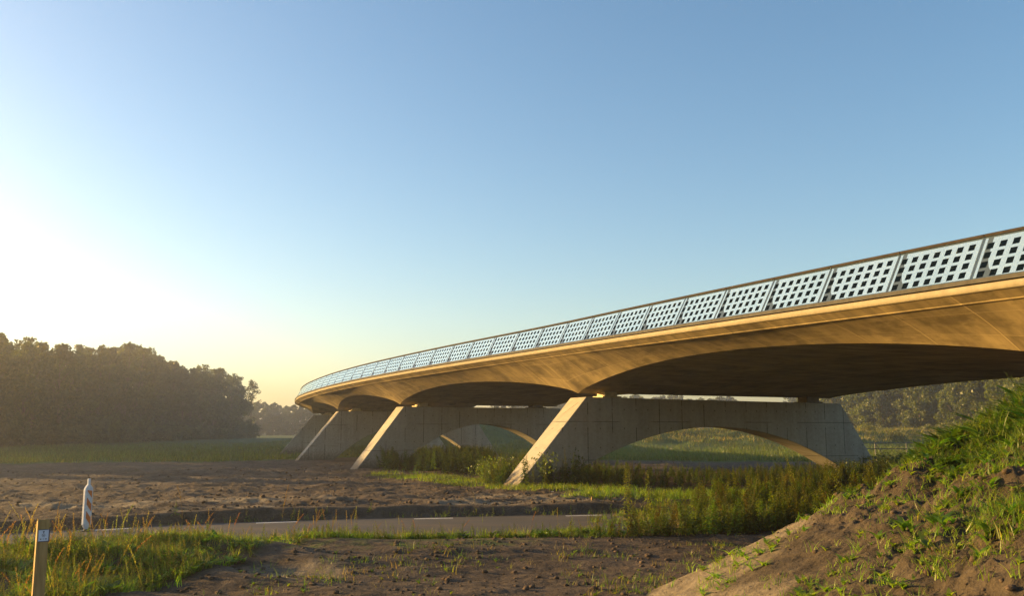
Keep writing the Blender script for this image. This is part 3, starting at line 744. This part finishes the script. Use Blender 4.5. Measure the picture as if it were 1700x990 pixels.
def scatter(name, templates, pos, scale, label=None, cat=None, tilt=.12, hue=.25, zscale=None, mat=None, z=None, weights=None):
    pos = np.asarray(pos, float); n = len(pos); V, F, C = [], [], []; off = 0
    which = rng.choice(len(templates), n, p=weights); scale = np.broadcast_to(np.asarray(scale, float), (n,))
    if z is None: z = surf(pos[:, 0], pos[:, 1])
    for k, (tv, tf, tc) in enumerate(templates):
        ids = np.where(which == k)[0]; m = len(ids)
        if not m: continue
        a = rng.random(m) * 6.283; c, s = np.cos(a), np.sin(a)
        x = tv[None, :, 0] * c[:, None] - tv[None, :, 1] * s[:, None]; y = tv[None, :, 0] * s[:, None] + tv[None, :, 1] * c[:, None]; zz = np.broadcast_to(tv[None, :, 2], x.shape)
        x = x + zz * rng.normal(size=(m, 1)) * tilt; y = y + zz * rng.normal(size=(m, 1)) * tilt
        sc = scale[ids][:, None]; v = np.stack([x * sc + pos[ids, 0][:, None], y * sc + pos[ids, 1][:, None], zz * sc + z[ids][:, None] - .01], -1)
        hv = (1 + hue * (rng.random((m, 1, 3)) - .5) * np.array([1.4, .8, .8])) * (1 + .5 * (rng.random((m, 1, 1)) - .5))
        V.append(v.reshape(-1, 3)); C.append((tc[None] * hv).reshape(-1, 3)); nv = len(tv)
        F.append((tf[None] + (np.arange(m) * nv)[:, None, None] + off).reshape(-1, 4)); off += m * nv
    o = link(name, mesh_np(name, np.concatenate(V), np.concatenate(F), mat or M['grass'], col=np.concatenate(C)))
    return tag(o, label, cat, kind="stuff")
def in_poly(poly, n, pred=None):
    poly = np.array(poly); lo, hi = poly.min(0), poly.max(0); out = []
    tot = 0
    while tot < n:
        p = lo + rng.random((n * 2, 2)) * (hi - lo); x, y = p[:, 0], p[:, 1]; ins = np.zeros(len(p), bool); j = len(poly) - 1
        for i in range(len(poly)):
            xi, yi = poly[i]; xj, yj = poly[j]; c = ((yi > y) != (yj > y)) & (x < (xj - xi) * (y - yi) / (yj - yi + 1e-12) + xi); ins ^= c; j = i
        p = p[ins]
        if pred is not None: p = p[rng.random(len(p)) < pred(p[:, 0], p[:, 1])]
        if len(p) == 0: break
        out.append(p); tot += len(p)
    return np.concatenate(out)[:n]
tufts_g = [tuft(1), tuft(2, 18, .45, .015, .1), tuft(3, 12, .33, .016, .07, (.07, .15, .010), (.20, .27, .02)), tuft(4, 12, .42, .011, .09, (.13, .11, .03), (.24, .18, .06))]
stems = [seedstem(11), seedstem(12, 1.0, (.17, .12, .04)), seedstem(13, .8, (.16, .075, .025)), seedstem(14, .95, (.16, .15, .04))]
docks = [dock(21), dock(22, 9, .3, .08), dock(23, 6, .26, .11)]
weeds_ = [weed(31), weed(32, 1.1, 60, .15), weed(33, 1.3, 80, .12), weed(34, 1.0, 60, .14, (.07, .09, .015), (.17, .15, .03), (.22, .14, .04))]
small = [weed(41, .5, 26, .08, (.06, .11, .015), (.15, .20, .03), (.15, .2, .03), branches=2), weed(42, .35, 20, .08, (.07, .12, .015), (.17, .21, .03), (.15, .2, .03), branches=1)]

# roadside verge between road and bare earth
low = [G(-250, 1040), G(-100, 1030), G(0, 1015), G(130, 1005), G(240, 985), G(300, 968), G(380, 945), G(460, 925), G(560, 912), G(640, 904), G(760, 896), G(900, 888), G(1000, 880)]
def near_edge(x): return float(road_far(x)) - ROAD_W - .35
hi_ = [(x, near_edge(x)) for x in np.linspace(low[-1][0] + .2, -14, 20)]
verge = low + hi_
clump = lambda x, y: np.clip(.6 + 1.3 * fbm(x * .8, y * .8, 3), .12, 1)
pv_ = in_poly(verge, 6200, clump); hv_ = np.interp(pv_[:, 0], [-9, -6, -2, 2], [.62, .52, .48, .5])
scatter("verge_grass", tufts_g + docks + small + [weed(35, .6, 34, .11, (.09, .13, .012), (.20, .22, .02), (.24, .17, .04), branches=3)], pv_, hv_ * (.6 + .75 * rng.random(len(pv_))), "mixed green and yellow grass on the verge along the near side of the road", "grass", weights=[.14, .12, .16, .12, .08, .07, .06, .10, .07, .08])
far_v = in_poly(verge, 160, lambda x, y: np.clip((y - (road_far(x) - ROAD_W - 2.6)) / 2, 0.02, 1) * clump(x, y))
scatter("verge_stems", stems, far_v, .32 + .42 * rng.random(len(far_v)), "reddish brown seed stems standing among the verge grass", "weeds", tilt=.18)
pl = in_poly([G(-60, 1000), G(-60, 930), G(150, 915), G(240, 935), G(240, 990), G(0, 1030)], 130)
scatter("tall_verge_stems", stems + tufts_g[:2], pl, .45 + .45 * rng.random(len(pl)), "tallest grass and reddish stems at the left end of the verge", "weeds", tilt=.2)
# far edge of the road: thin line of sprouts
xs_ = rng.uniform(-16, 4, 420); ys_ = road_far(xs_) + .45 + .5 * rng.random(420); keep = rng.random(420) < np.clip(.45 + 1.4 * fbm(xs_ * .9, ys_, 2), .05, 1)
pf = np.stack([xs_, ys_], -1)[keep]
scatter("roadside_sprouts", [tuft(61, 6, .2, .008, .06), tuft(62, 5, .16, .008, .05, (.12, .12, .03), (.2, .16, .05))] + small[1:] + stems[:1], pf, .5 + .6 * rng.random(len(pf)), "thin line of sprouts between the road and the cut bank", "sprouts", weights=[.4, .35, .15, .1])

# bright tall weeds between the road and the near pier
brw = [weed(71, 1.0, 50, .21, (.08, .13, .012), (.19, .23, .02), (.22, .2, .05)), weed(72, .85, 44, .21, (.07, .13, .012), (.18, .23, .02), (.22, .22, .04)), weed(73, .95, 46, .18, (.10, .10, .015), (.22, .17, .03), (.25, .15, .04))]
polyB = [G(960, 872), G(1010, 862), G(1100, 843), G(1250, 832), G(1500, 826), G(1560, 850), G(1500, 885), G(1250, 884), G(1050, 882)]
pb = in_poly(polyB, 420, lambda x, y: np.clip(.55 + 1.2 * fbm(x * .6, y * .6, 3), .05, 1) * ((y > road_far(x) + .5) | (y < road_far(x) - ROAD_W - .3)))
_x = .9 + 8.6 * rng.random(210) ** .7; pb = np.concatenate([pb, np.stack([_x, road_far(_x) - ROAD_W - .4 - rng.random(210) * (.5 + .12 * _x)], -1)])
hB = np.interp(850 + 1516 * pb[:, 0] / pb[:, 1], [950, 1050, 1150, 1400], [.4, .62, .85, 1.0])
scatter("tall_weeds", brw, pb, hB * (.40 + .68 * rng.random(len(pb)) ** 1.3), "sunlit yellow green weeds between the road and the near pier", "weeds")
pb2 = in_poly(polyB, 1300)
scatter("low_weeds", tufts_g + small, pb2, .45 + .4 * rng.random(len(pb2)), "low green growth beneath the sunlit weeds beside the road", "weeds")
_x = rng.uniform(-6, 9.5, 1100); pk = np.stack([_x, road_far(_x) - ROAD_W - .35 - rng.random(1100) * (.55 + .08 * np.maximum(_x, 0))], -1)
pk = pk[rng.random(1100) < np.clip(.6 + 1.6 * fbm(pk[:, 0] * .9, pk[:, 1], 3), .1, 1)]
scatter("kerbside_grass", tufts_g + small + docks[1:2], pk, .28 + .5 * rng.random(len(pk)) ** 1.5, "ragged sunlit grass fringe along the edge between bare earth and road", "grass")
# single spires that stand above them
sproto = None
for k in range(46):
    x, y = pb[rng.integers(len(pb))] + rng.normal(size=2) * .3; px = 850 + 1516 * x / y
    if px < 985: continue
    if sproto is None or k % 12 == 0:
        v, f, c = weed(500 + k, 1.15, 70, .14, (.09, .12, .015), (.20, .20, .03), (.22, .2, .05), branches=2)
        sproto = mesh_np("spire_weed", v, f, M['grass'], col=c)
    o = link("spire_weed", sproto); o.location = (x, y, float(surf([x], [y])[0])); s_ = .8 + .45 * rng.random(); o.scale = (s_, s_, s_); o.rotation_euler = (rng.normal() * .08, rng.normal() * .08, rng.random() * 6)
    tag(o, "tall pointed weed rising above the sunlit weeds between the road and the near pier", "weed", "pointed weeds in front of the near pier")
# dark thicket round the near pier's feet
polyC = [G(800, 806), G(850, 816), G(1000, 812), G(1150, 812), G(1400, 812), G(1560, 815), G(1560, 785), G(1380, 788), G(1010, 789), G(930, 792), G(800, 793)]
pc = in_poly(polyC, 1300, lambda x, y: np.clip(.75 + 1.0 * fbm(x * .4, y * .4, 3), .1, 1))
pxc = 850 + 1516 * pc[:, 0] / pc[:, 1]
hC = np.interp(pxc, [790, 830, 880, 930, 1000, 1080, 1200, 1320, 1400, 1560], [.9, 1.1, 1.2, 1.15, .85, .58, .54, .66, .85, 1.15]) * (.6 + .42 * rng.random(len(pc)))
keep = ~((pxc > 838) & (pxc < 880) & (pc[:, 1] < 38) & (rng.random(len(pc)) < .85))
dkw = [weed(81, 1.05, 60, .22, (.040, .080, .012), (.11, .15, .022), (.13, .13, .035)), weed(82, 1.0, 60, .24, (.035, .07, .012), (.09, .13, .02), (.12, .12, .03)), weeds_[2], weeds_[3]]
scatter("weed_thicket", dkw, pc[keep], hC[keep], "dense green weed thicket round the feet of the near pier", "weeds")
# single shrubs at the pier's feet
def one_shrub(px, y, s, seed, cols, label, hz=1.0):
    V, F, c = shrub_mesh(seed, cols, nper=230, leaf=.13); x = (px - 850) / 1516 * y
    V[:, 2] = V[:, 2] * 1.0; o = link("shrub", mesh_np("shrub", V, F, M['grass'], col=c)); o.location = (x, y, ground_z(x, y) - .15); o.scale = (s, s, s * hz)
    tag(o, label, "shrub")
one_shrub(828, 39.5, .66, 901, ((.05, .08, .012), (.10, .13, .02)), "yellow green shrub just left of the near pier's slanted foot")
one_shrub(935, 37, .74, 902, ((.05, .08, .014), (.13, .15, .028)), "green shrub against the near pier, just right of its slanted foot", 1.15)
one_shrub(1428, 40.5, .80, 903, ((.025, .045, .012), (.06, .08, .02)), "dark shrub at the outer side of the near pier's right leg", .62)
one_shrub(1470, 42, 1.2, 904, ((.025, .045, .012), (.06, .08, .02)), "large dark shrub between the right foot of the near pier and the embankment", .58)
# weeds before the second pier
polyD = [G(628, 782), G(800, 790), G(830, 778), G(800, 766), G(690, 768)]
pd = in_poly(polyD, 420); scatter("dark_weeds", dkw[:2], pd, .75 + .5 * rng.random(len(pd)), "dark weeds before the feet of the second pier", "weeds")
pe = in_poly([G(600, 792), G(800, 812), G(860, 824), G(1000, 826), G(1040, 816), G(860, 800), G(640, 786)], 900, clump)
scatter("grass_patch", [tuft(91, 12, .25, .016, .15), tuft(92, 12, .2, .016, .15, (.10, .13, .015), (.2, .2, .03))], pe, .6 + .6 * rng.random(len(pe)), "short bright grass on the mud in front of the near pier's left foot", "grass")
pg = in_poly([G(930, 840), G(1000, 822), G(1250, 818), G(1500, 822), G(1480, 832), G(1100, 838)], 900, clump)
scatter("fringe_grass", tufts_g[:3], pg, .5 + .5 * rng.random(len(pg)), "short grass fringe in front of the weed thicket", "grass")

# far meadow grass
mt = [tuft(101, 7, .55, .05, .35, (.055, .082, .018), (.115, .135, .034)), tuft(102, 7, .5, .05, .35, (.060, .075, .020), (.125, .125, .036))]
def meadow_pts(n, r0, r1, a0=-34, a1=32):
    r = r0 * (r1 / r0) ** rng.random(n); a = np.radians(rng.uniform(a0, a1, n)); return np.stack([r * np.sin(a), r * np.cos(a)], -1)
pm = meadow_pts(30000, 56, 150); mb_ = np.interp(pm[:, 0], [-60, -32, -22, -14, -6, 0, 12, 25, 60], [58, 60, 66, 74, 78, 72, 66, 64, 60]) + 5 * fbm(pm[:, 0] * .1, pm[:, 1] * .1, 3)
pm = pm[(pm[:, 1] > mb_ + 1) & (rng.random(len(pm)) < np.clip(.8 + fbm(pm[:, 0] * .15, pm[:, 1] * .15, 3), .1, 1))]
scatter("meadow_grass", mt, pm, .5 + .6 * rng.random(len(pm)), "soft hazy green meadow grass before the woods", "grass")
pm = np.stack([rng.uniform(5, 75, 5000), rng.uniform(104, 134, 5000)], -1); zz = hfield(pm[:, 0], pm[:, 1]); pm = pm[zz > .75]
scatter("mound_grass", [tuft(103, 8, .7, .05, .35, (.15, .125, .045), (.26, .20, .08)), mt[1]], pm, .6 + .5 * rng.random(len(pm)), "golden dry grass on the mounds seen through the near arch", "grass", weights=[.75, .25])

# embankment growth
n = 19000; px_ = np.stack([rng.uniform(3.0, 9.0, n), rng.uniform(4.0, 14.2, n)], -1)
cov = np.where(px_[:, 1] > 10.8, sstep(5.1, 6.6, px_[:, 0]), sstep(3.8, 5.8, px_[:, 0])) * np.clip(.42 + 2.4 * fbm(px_[:, 0] * 1.0, px_[:, 1] * 1.0, 3), .04, 1) + sstep(11.3, 12.6, px_[:, 1]) * sstep(5.6, 6.4, px_[:, 0]) * .8
pp = px_[rng.random(n) < cov]
et = [tuft(111, 12, .34, .010, .08, (.08, .13, .015), (.17, .20, .03)), tuft(112, 10, .42, .012, .06, (.07, .12, .015), (.15, .19, .03)), tuft(113, 10, .3, .009, .08, (.14, .13, .03), (.26, .21, .07))]
scatter("embankment_grass", et + [dock(114, 7, .24, .06, (.06, .12, .015), (.15, .22, .03)), small[1]], pp, (.22 + .75 * rng.random(len(pp)) ** 2.2) * np.where(pp[:, 1] > 10.8, np.interp(pp[:, 0], [5.3, 6.6], [.45, 1]), 1), "bright green grass and weeds on the earth embankment", "grass", tilt=.3, weights=[.22, .18, .14, .26, .20])
n = 1300; p2 = np.stack([rng.uniform(5.6, 8.4, n), rng.uniform(11.6, 13.6, n)], -1); p2 = p2[rng.random(n) < .6]
scatter("crest_growth", et[:2] + docks + stems[:2] + small[:1], p2, (.5 + .6 * rng.random(len(p2))) * np.interp(p2[:, 0], [5.5, 6.6], [.4, 1]), "tangled leaves and stems along the crest of the embankment", "weeds", tilt=.35, weights=[.15, .15, .20, .20, .20, 0, 0, .10])
n = 2600; p3 = np.stack([rng.uniform(2.2, 6, n), rng.uniform(6, 13.2, n)], -1); p3 = p3[rng.random(n) < .12 + .5 * sstep(.0, .35, fbm(p3[:, 0], p3[:, 1], 2))]
scatter("embankment_sprouts", [tuft(121, 5, .14, .007, .04), dock(122, 5, .09, .03, (.08, .14, .015), (.17, .22, .03))], p3, .6 + .9 * rng.random(len(p3)), "small scattered sprouts on the bare sandy slope", "sprouts")
# sprouts on the bare foreground earth
p4 = in_poly([G(300, 985), G(460, 930), G(900, 892), G(1250, 888), G(1100, 985), G(900, 1000)], 420, lambda x, y: np.clip(fbm(x * .7, y * .7, 3) * 2, .02, 1))
scatter("field_sprouts", [tuft(131, 6, .15, .008, .06), dock(132, 5, .08, .03, (.08, .13, .015), (.17, .2, .03)), tuft(133, 5, .12, .007, .05, (.14, .12, .03), (.22, .17, .05))], p4, .5 + .7 * rng.random(len(p4)), "tiny sprouts on the bare earth in the foreground", "sprouts")

# clods of earth
def clod(seed):
    import itertools
    r = np.random.default_rng(seed); t = (1 + 5 ** .5) / 2
    v = np.array([(-1, t, 0), (1, t, 0), (-1, -t, 0), (1, -t, 0), (0, -1, t), (0, 1, t), (0, -1, -t), (0, 1, -t), (t, 0, -1), (t, 0, 1), (-t, 0, -1), (-t, 0, 1)], float) / 1.9
    f = [(0, 11, 5), (0, 5, 1), (0, 1, 7), (0, 7, 10), (0, 10, 11), (1, 5, 9), (5, 11, 4), (11, 10, 2), (10, 7, 6), (7, 1, 8), (3, 9, 4), (3, 4, 2), (3, 2, 6), (3, 6, 8), (3, 8, 9), (4, 9, 5), (2, 4, 11), (6, 2, 10), (8, 6, 7), (9, 8, 1)]
    v = v * (.65 + .6 * r.random((12, 1))) * np.array([1, 1, .65]); f = np.array([(a, b, c, c) for a, b, c in f]); return v, f
def clods(name, pos, size, label, kindz=None):
    V, F, off = [], [], 0; z = surf(pos[:, 0], pos[:, 1]); T_ = [clod(k) for k in range(6)]
    for k in range(6):
        ids = np.arange(k, len(pos), 6); m = len(ids); a = rng.random(m) * 6.28; c, s = np.cos(a), np.sin(a); tv, tf = T_[k]
        x = tv[None, :, 0] * c[:, None] - tv[None, :, 1] * s[:, None]; y = tv[None, :, 0] * s[:, None] + tv[None, :, 1] * c[:, None]; sc = size[ids][:, None]
        V.append(np.stack([x * sc + pos[ids, 0][:, None], y * sc + pos[ids, 1][:, None], tv[None, :, 2] * sc + z[ids][:, None] + sc * .15], -1).reshape(-1, 3))
        F.append((tf[None, :, :3] + (np.arange(m) * 12)[:, None, None] + off).reshape(-1, 3)); off += m * 12
    tag(link(name, mesh_np(name, np.concatenate(V), np.concatenate(F), M['clod'], False)), label, "earth", kind="stuff")
pc1 = in_poly([G(250, 1010), G(300, 970), G(470, 930), G(900, 892), G(1300, 885), G(1340, 900), G(1100, 1010)], 2600); clods("earth_clods", pc1, .006 + .055 * rng.random(len(pc1)) ** 7, "loose clods of grey brown earth in the foreground")
pc2 = np.stack([rng.uniform(2.3, 8.5, 6000), rng.uniform(4.5, 13.6, 6000)], -1); pc2 = pc2[rng.random(6000) < .1 + .9 * sstep(3.5, 5.5, pc2[:, 0])]; clods("embankment_clods", pc2, .008 + .05 * rng.random(len(pc2)) ** 4, "dark crumbs of earth on the embankment")
x5 = rng.uniform(-28, 14, 9000); y5 = road_far(x5) + 1.4 + 38 * rng.random(9000) ** 1.6; clods("mud_clods", np.stack([x5, y5], -1), .015 + .07 * rng.random(9000) ** 4, "lumps of brown mud on the field beyond the road")

# ------------------------------------------------------------------ objects
# striped guide beacon beside the road
bx, by = G(143, 872)
by = float(road_far(bx)) + .40; bx = at(143, 872, by).x; beacon = tag(empty("guide_beacon", (bx, by, 0.0), R(66)), "white guide beacon with slanted orange stripes at the far edge of the road", "guide beacon")
def loft(rings, name, mat, parent, smooth=False):
    mb = MB(); k = len(rings[0]); n = 0
    for r in rings: mb.v += [tuple(p) for p in r]
    for i in range(len(rings) - 1):
        for j in range(k): mb.f.append((i * k + j, i * k + (j + 1) % k, (i + 1) * k + (j + 1) % k, (i + 1) * k + j))
    mb.f.append(tuple(reversed(range(k)))); mb.f.append(tuple((len(rings) - 1) * k + j for j in range(k)))
    return link(name, mb.mesh(name, mat, smooth), parent)
def ring(w, t, z, lean=.0): return [(-w / 2 + lean, -t * .3, z), (-w * .3 + lean, -t / 2, z), (w * .3 + lean, -t / 2, z), (w / 2 + lean, -t * .3, z), (w / 2 + lean, t * .3, z), (w * .3 + lean, t / 2, z), (-w * .3 + lean, t / 2, z), (-w / 2 + lean, t * .3, z)]
BW = .215
body = loft([ring(.05, .05, .05), ring(.13, .07, .09), ring(BW, .09, .17), ring(BW, .09, .92), ring(BW * .93, .09, .97), ring(.09, .075, 1.04)], "body", M['white_plastic'], beacon)
nk = loft([ring(.075, .07, 1.035), ring(.065, .06, 1.06), ring(.065, .06, 1.17), ring(.055, .05, 1.18)], "cap", M['white_plastic'], beacon)
mb = MB(); mb.tube([(0, 0, -.05), (0, 0, .06)], [.05, .045], 10); mb.box((0, 0, .015), (.36, .16, .05)); link("foot", mb.mesh("foot", M['frame_dark']), beacon)
for sgn in (-1, 1):
    y_ = sgn * (.045 + .003)
    for z0 in (.15, .45, .75):
        hw = BW * .3
        pts_ = [(-hw, y_, z0 + .16), (-hw, y_, z0 + .32 if z0 < .7 else .93), (hw, y_, z0 + .16), (hw, y_, z0)]
        mb = MB(); mb.prism(pts_, None, (0, sgn * .002, 0)); link("stripe", mb.mesh("stripe", M['orange']), beacon)

# wooden marker post with plate
px0, py0 = at(72, 864, 8.7).x, 8.7
post = tag(empty("marker_post", (px0, py0, 0.0), R(33)), "square wooden marker post with a small white plate, at the left of the verge", "marker post")
zt = 1.46; mb = MB(); w = .100
vv = [(-w / 2, -w / 2, -.1), (w / 2, -w / 2, -.1), (w / 2, w / 2, -.1), (-w / 2, w / 2, -.1), (-w / 2, -w / 2, zt), (w / 2, -w / 2, zt + .002), (w / 2, w / 2, zt - .02), (-w / 2, w / 2, zt - .018)]
mb.v = vv; mb.f = [(3, 2, 1, 0), (4, 5, 6, 7), (0, 1, 5, 4), (1, 2, 6, 5), (2, 3, 7, 6), (3, 0, 4, 7)]
o = link("shaft", mb.mesh("shaft", M['wood']), post); bv = o.modifiers.new("bevel", 'BEVEL'); bv.width = .004
zp = zt - .145
mb = MB(); mb.box((.006, -w / 2 - .005, zp), (.098, .010, .112)); pf_ = link("plate", mb.mesh("plate", M['plate_frame']), post)
mb = MB(); mb.box((.004, -w / 2 - .012, zp + .001), (.084, .004, .100)); link("plate_face", mb.mesh("plate_face", M['plate']), pf_)
mk = MB(); yy = -w / 2 - .016
def mark(pts2): mk.poly([(x + .004, yy, zp + z) for x, z in pts2])
mark([(-.003, .022), (.003, .022), (.003, .036), (-.003, .036)]); mark([(-.010, .034), (.010, .034), (0, .044)])
for k in range(12):
    a1, a2 = k * math.pi / 6, (k + 1) * math.pi / 6
    mark([(.011 * math.cos(a1), .004 + .011 * math.sin(a1)), (.011 * math.cos(a2), .004 + .011 * math.sin(a2)), (.014 * math.cos(a2), .004 + .014 * math.sin(a2)), (.014 * math.cos(a1), .004 + .014 * math.sin(a1))])
mark([(-.006, .001), (.006, .001), (.006, .007), (-.006, .007)])
mark([(-.030, -.030), (-.020, -.022), (-.020, -.038)]); mark([(.030, -.030), (.020, -.022), (.020, -.038)])
mark([(-.020, -.032), (-.013, -.032), (-.013, -.028), (-.020, -.028)]); mark([(.020, -.032), (.013, -.032), (.013, -.028), (.020, -.028)])
mark([(-.004, -.033), (.004, -.033), (.004, -.027), (-.004, -.027)])
link("pictogram", mk.mesh("pictogram", M['black']), pf_)
mb = MB(); mb.tube([(.055, -w / 2 - .004, zp + .05), (.062, -w / 2 - .004, zp + .062)], [.006, .006], 6); link("screw", mb.mesh("screw", M['grey_metal']), pf_)

# wooden stake at the far side of the road
sx_, sy_ = G(983, 848)
mb = MB(); mb.box((0, 0, .17), (.06, .045, .42)); o = link("survey_stake", mb.mesh("survey_stake", M['wood'])); o.location = (sx_, sy_, 0); o.rotation_euler = (0, R(1.5), .3)
bv = o.modifiers.new("bevel", 'BEVEL'); bv.width = .006; tag(o, "short pale wooden stake beyond the road before the weed thicket", "stake")
# white flower among roadside sprouts
fx, fy_ = G(917, 850); fl = tag(empty("flowering_weed", (fx, fy_, ground_z(fx, fy_))), "small weed with one white flower at the far edge of the road", "flower")
mb = MB(); mb.tube([(0, 0, 0), (.01, 0, .15), (0, 0, .29)], [.004, .004, .003], 5); link("stem", mb.mesh("stem", M['bark']), fl)
mb = MB()
for k in range(9):
    a_ = k * 2 * math.pi / 9; c_, s_ = math.cos(a_), math.sin(a_); mb.poly([(0, 0, .29), (.03 * c_ + .012 * s_, .03 * s_ - .012 * c_, .295), (.055 * c_, .055 * s_, .285), (.03 * c_ - .012 * s_, .03 * s_ + .012 * c_, .295)])
link("petals", mb.mesh("petals", M['white_plastic']), fl)

# metal fence beyond the right foot of the near pier
fd = 71.0; fence = tag(empty("metal_fence", ((1430 - 850) / 1516 * fd, fd, 0)), "low grey metal rail fence beyond the right foot of the near pier", "fence")
fx0, fx1 = 0, (1590 - 1430) / 1516 * fd
for zz_ in (1.22, .78):
    mb = MB(); mb.tube([(fx0, 0, zz_), (fx1, 1.5, zz_)], [.035, .035], 6); link("rail", mb.mesh("rail", M['grey_metal']), fence)
for t in (.145, .5, .75, .97):
    mb = MB(); mb.tube([(fx1 * t, 1.5 * t, -.2), (fx1 * t, 1.5 * t, 1.27)], [.05, .05], 6); link("post", mb.mesh("post", M['grey_metal']), fence)
mb = MB(); mb.tube([(fx1 * .145, .2, 1.2), (fx1 * .145 + .7, .3, .2)], [.03, .03], 5); link("brace", mb.mesh("brace", M['grey_metal']), fence)
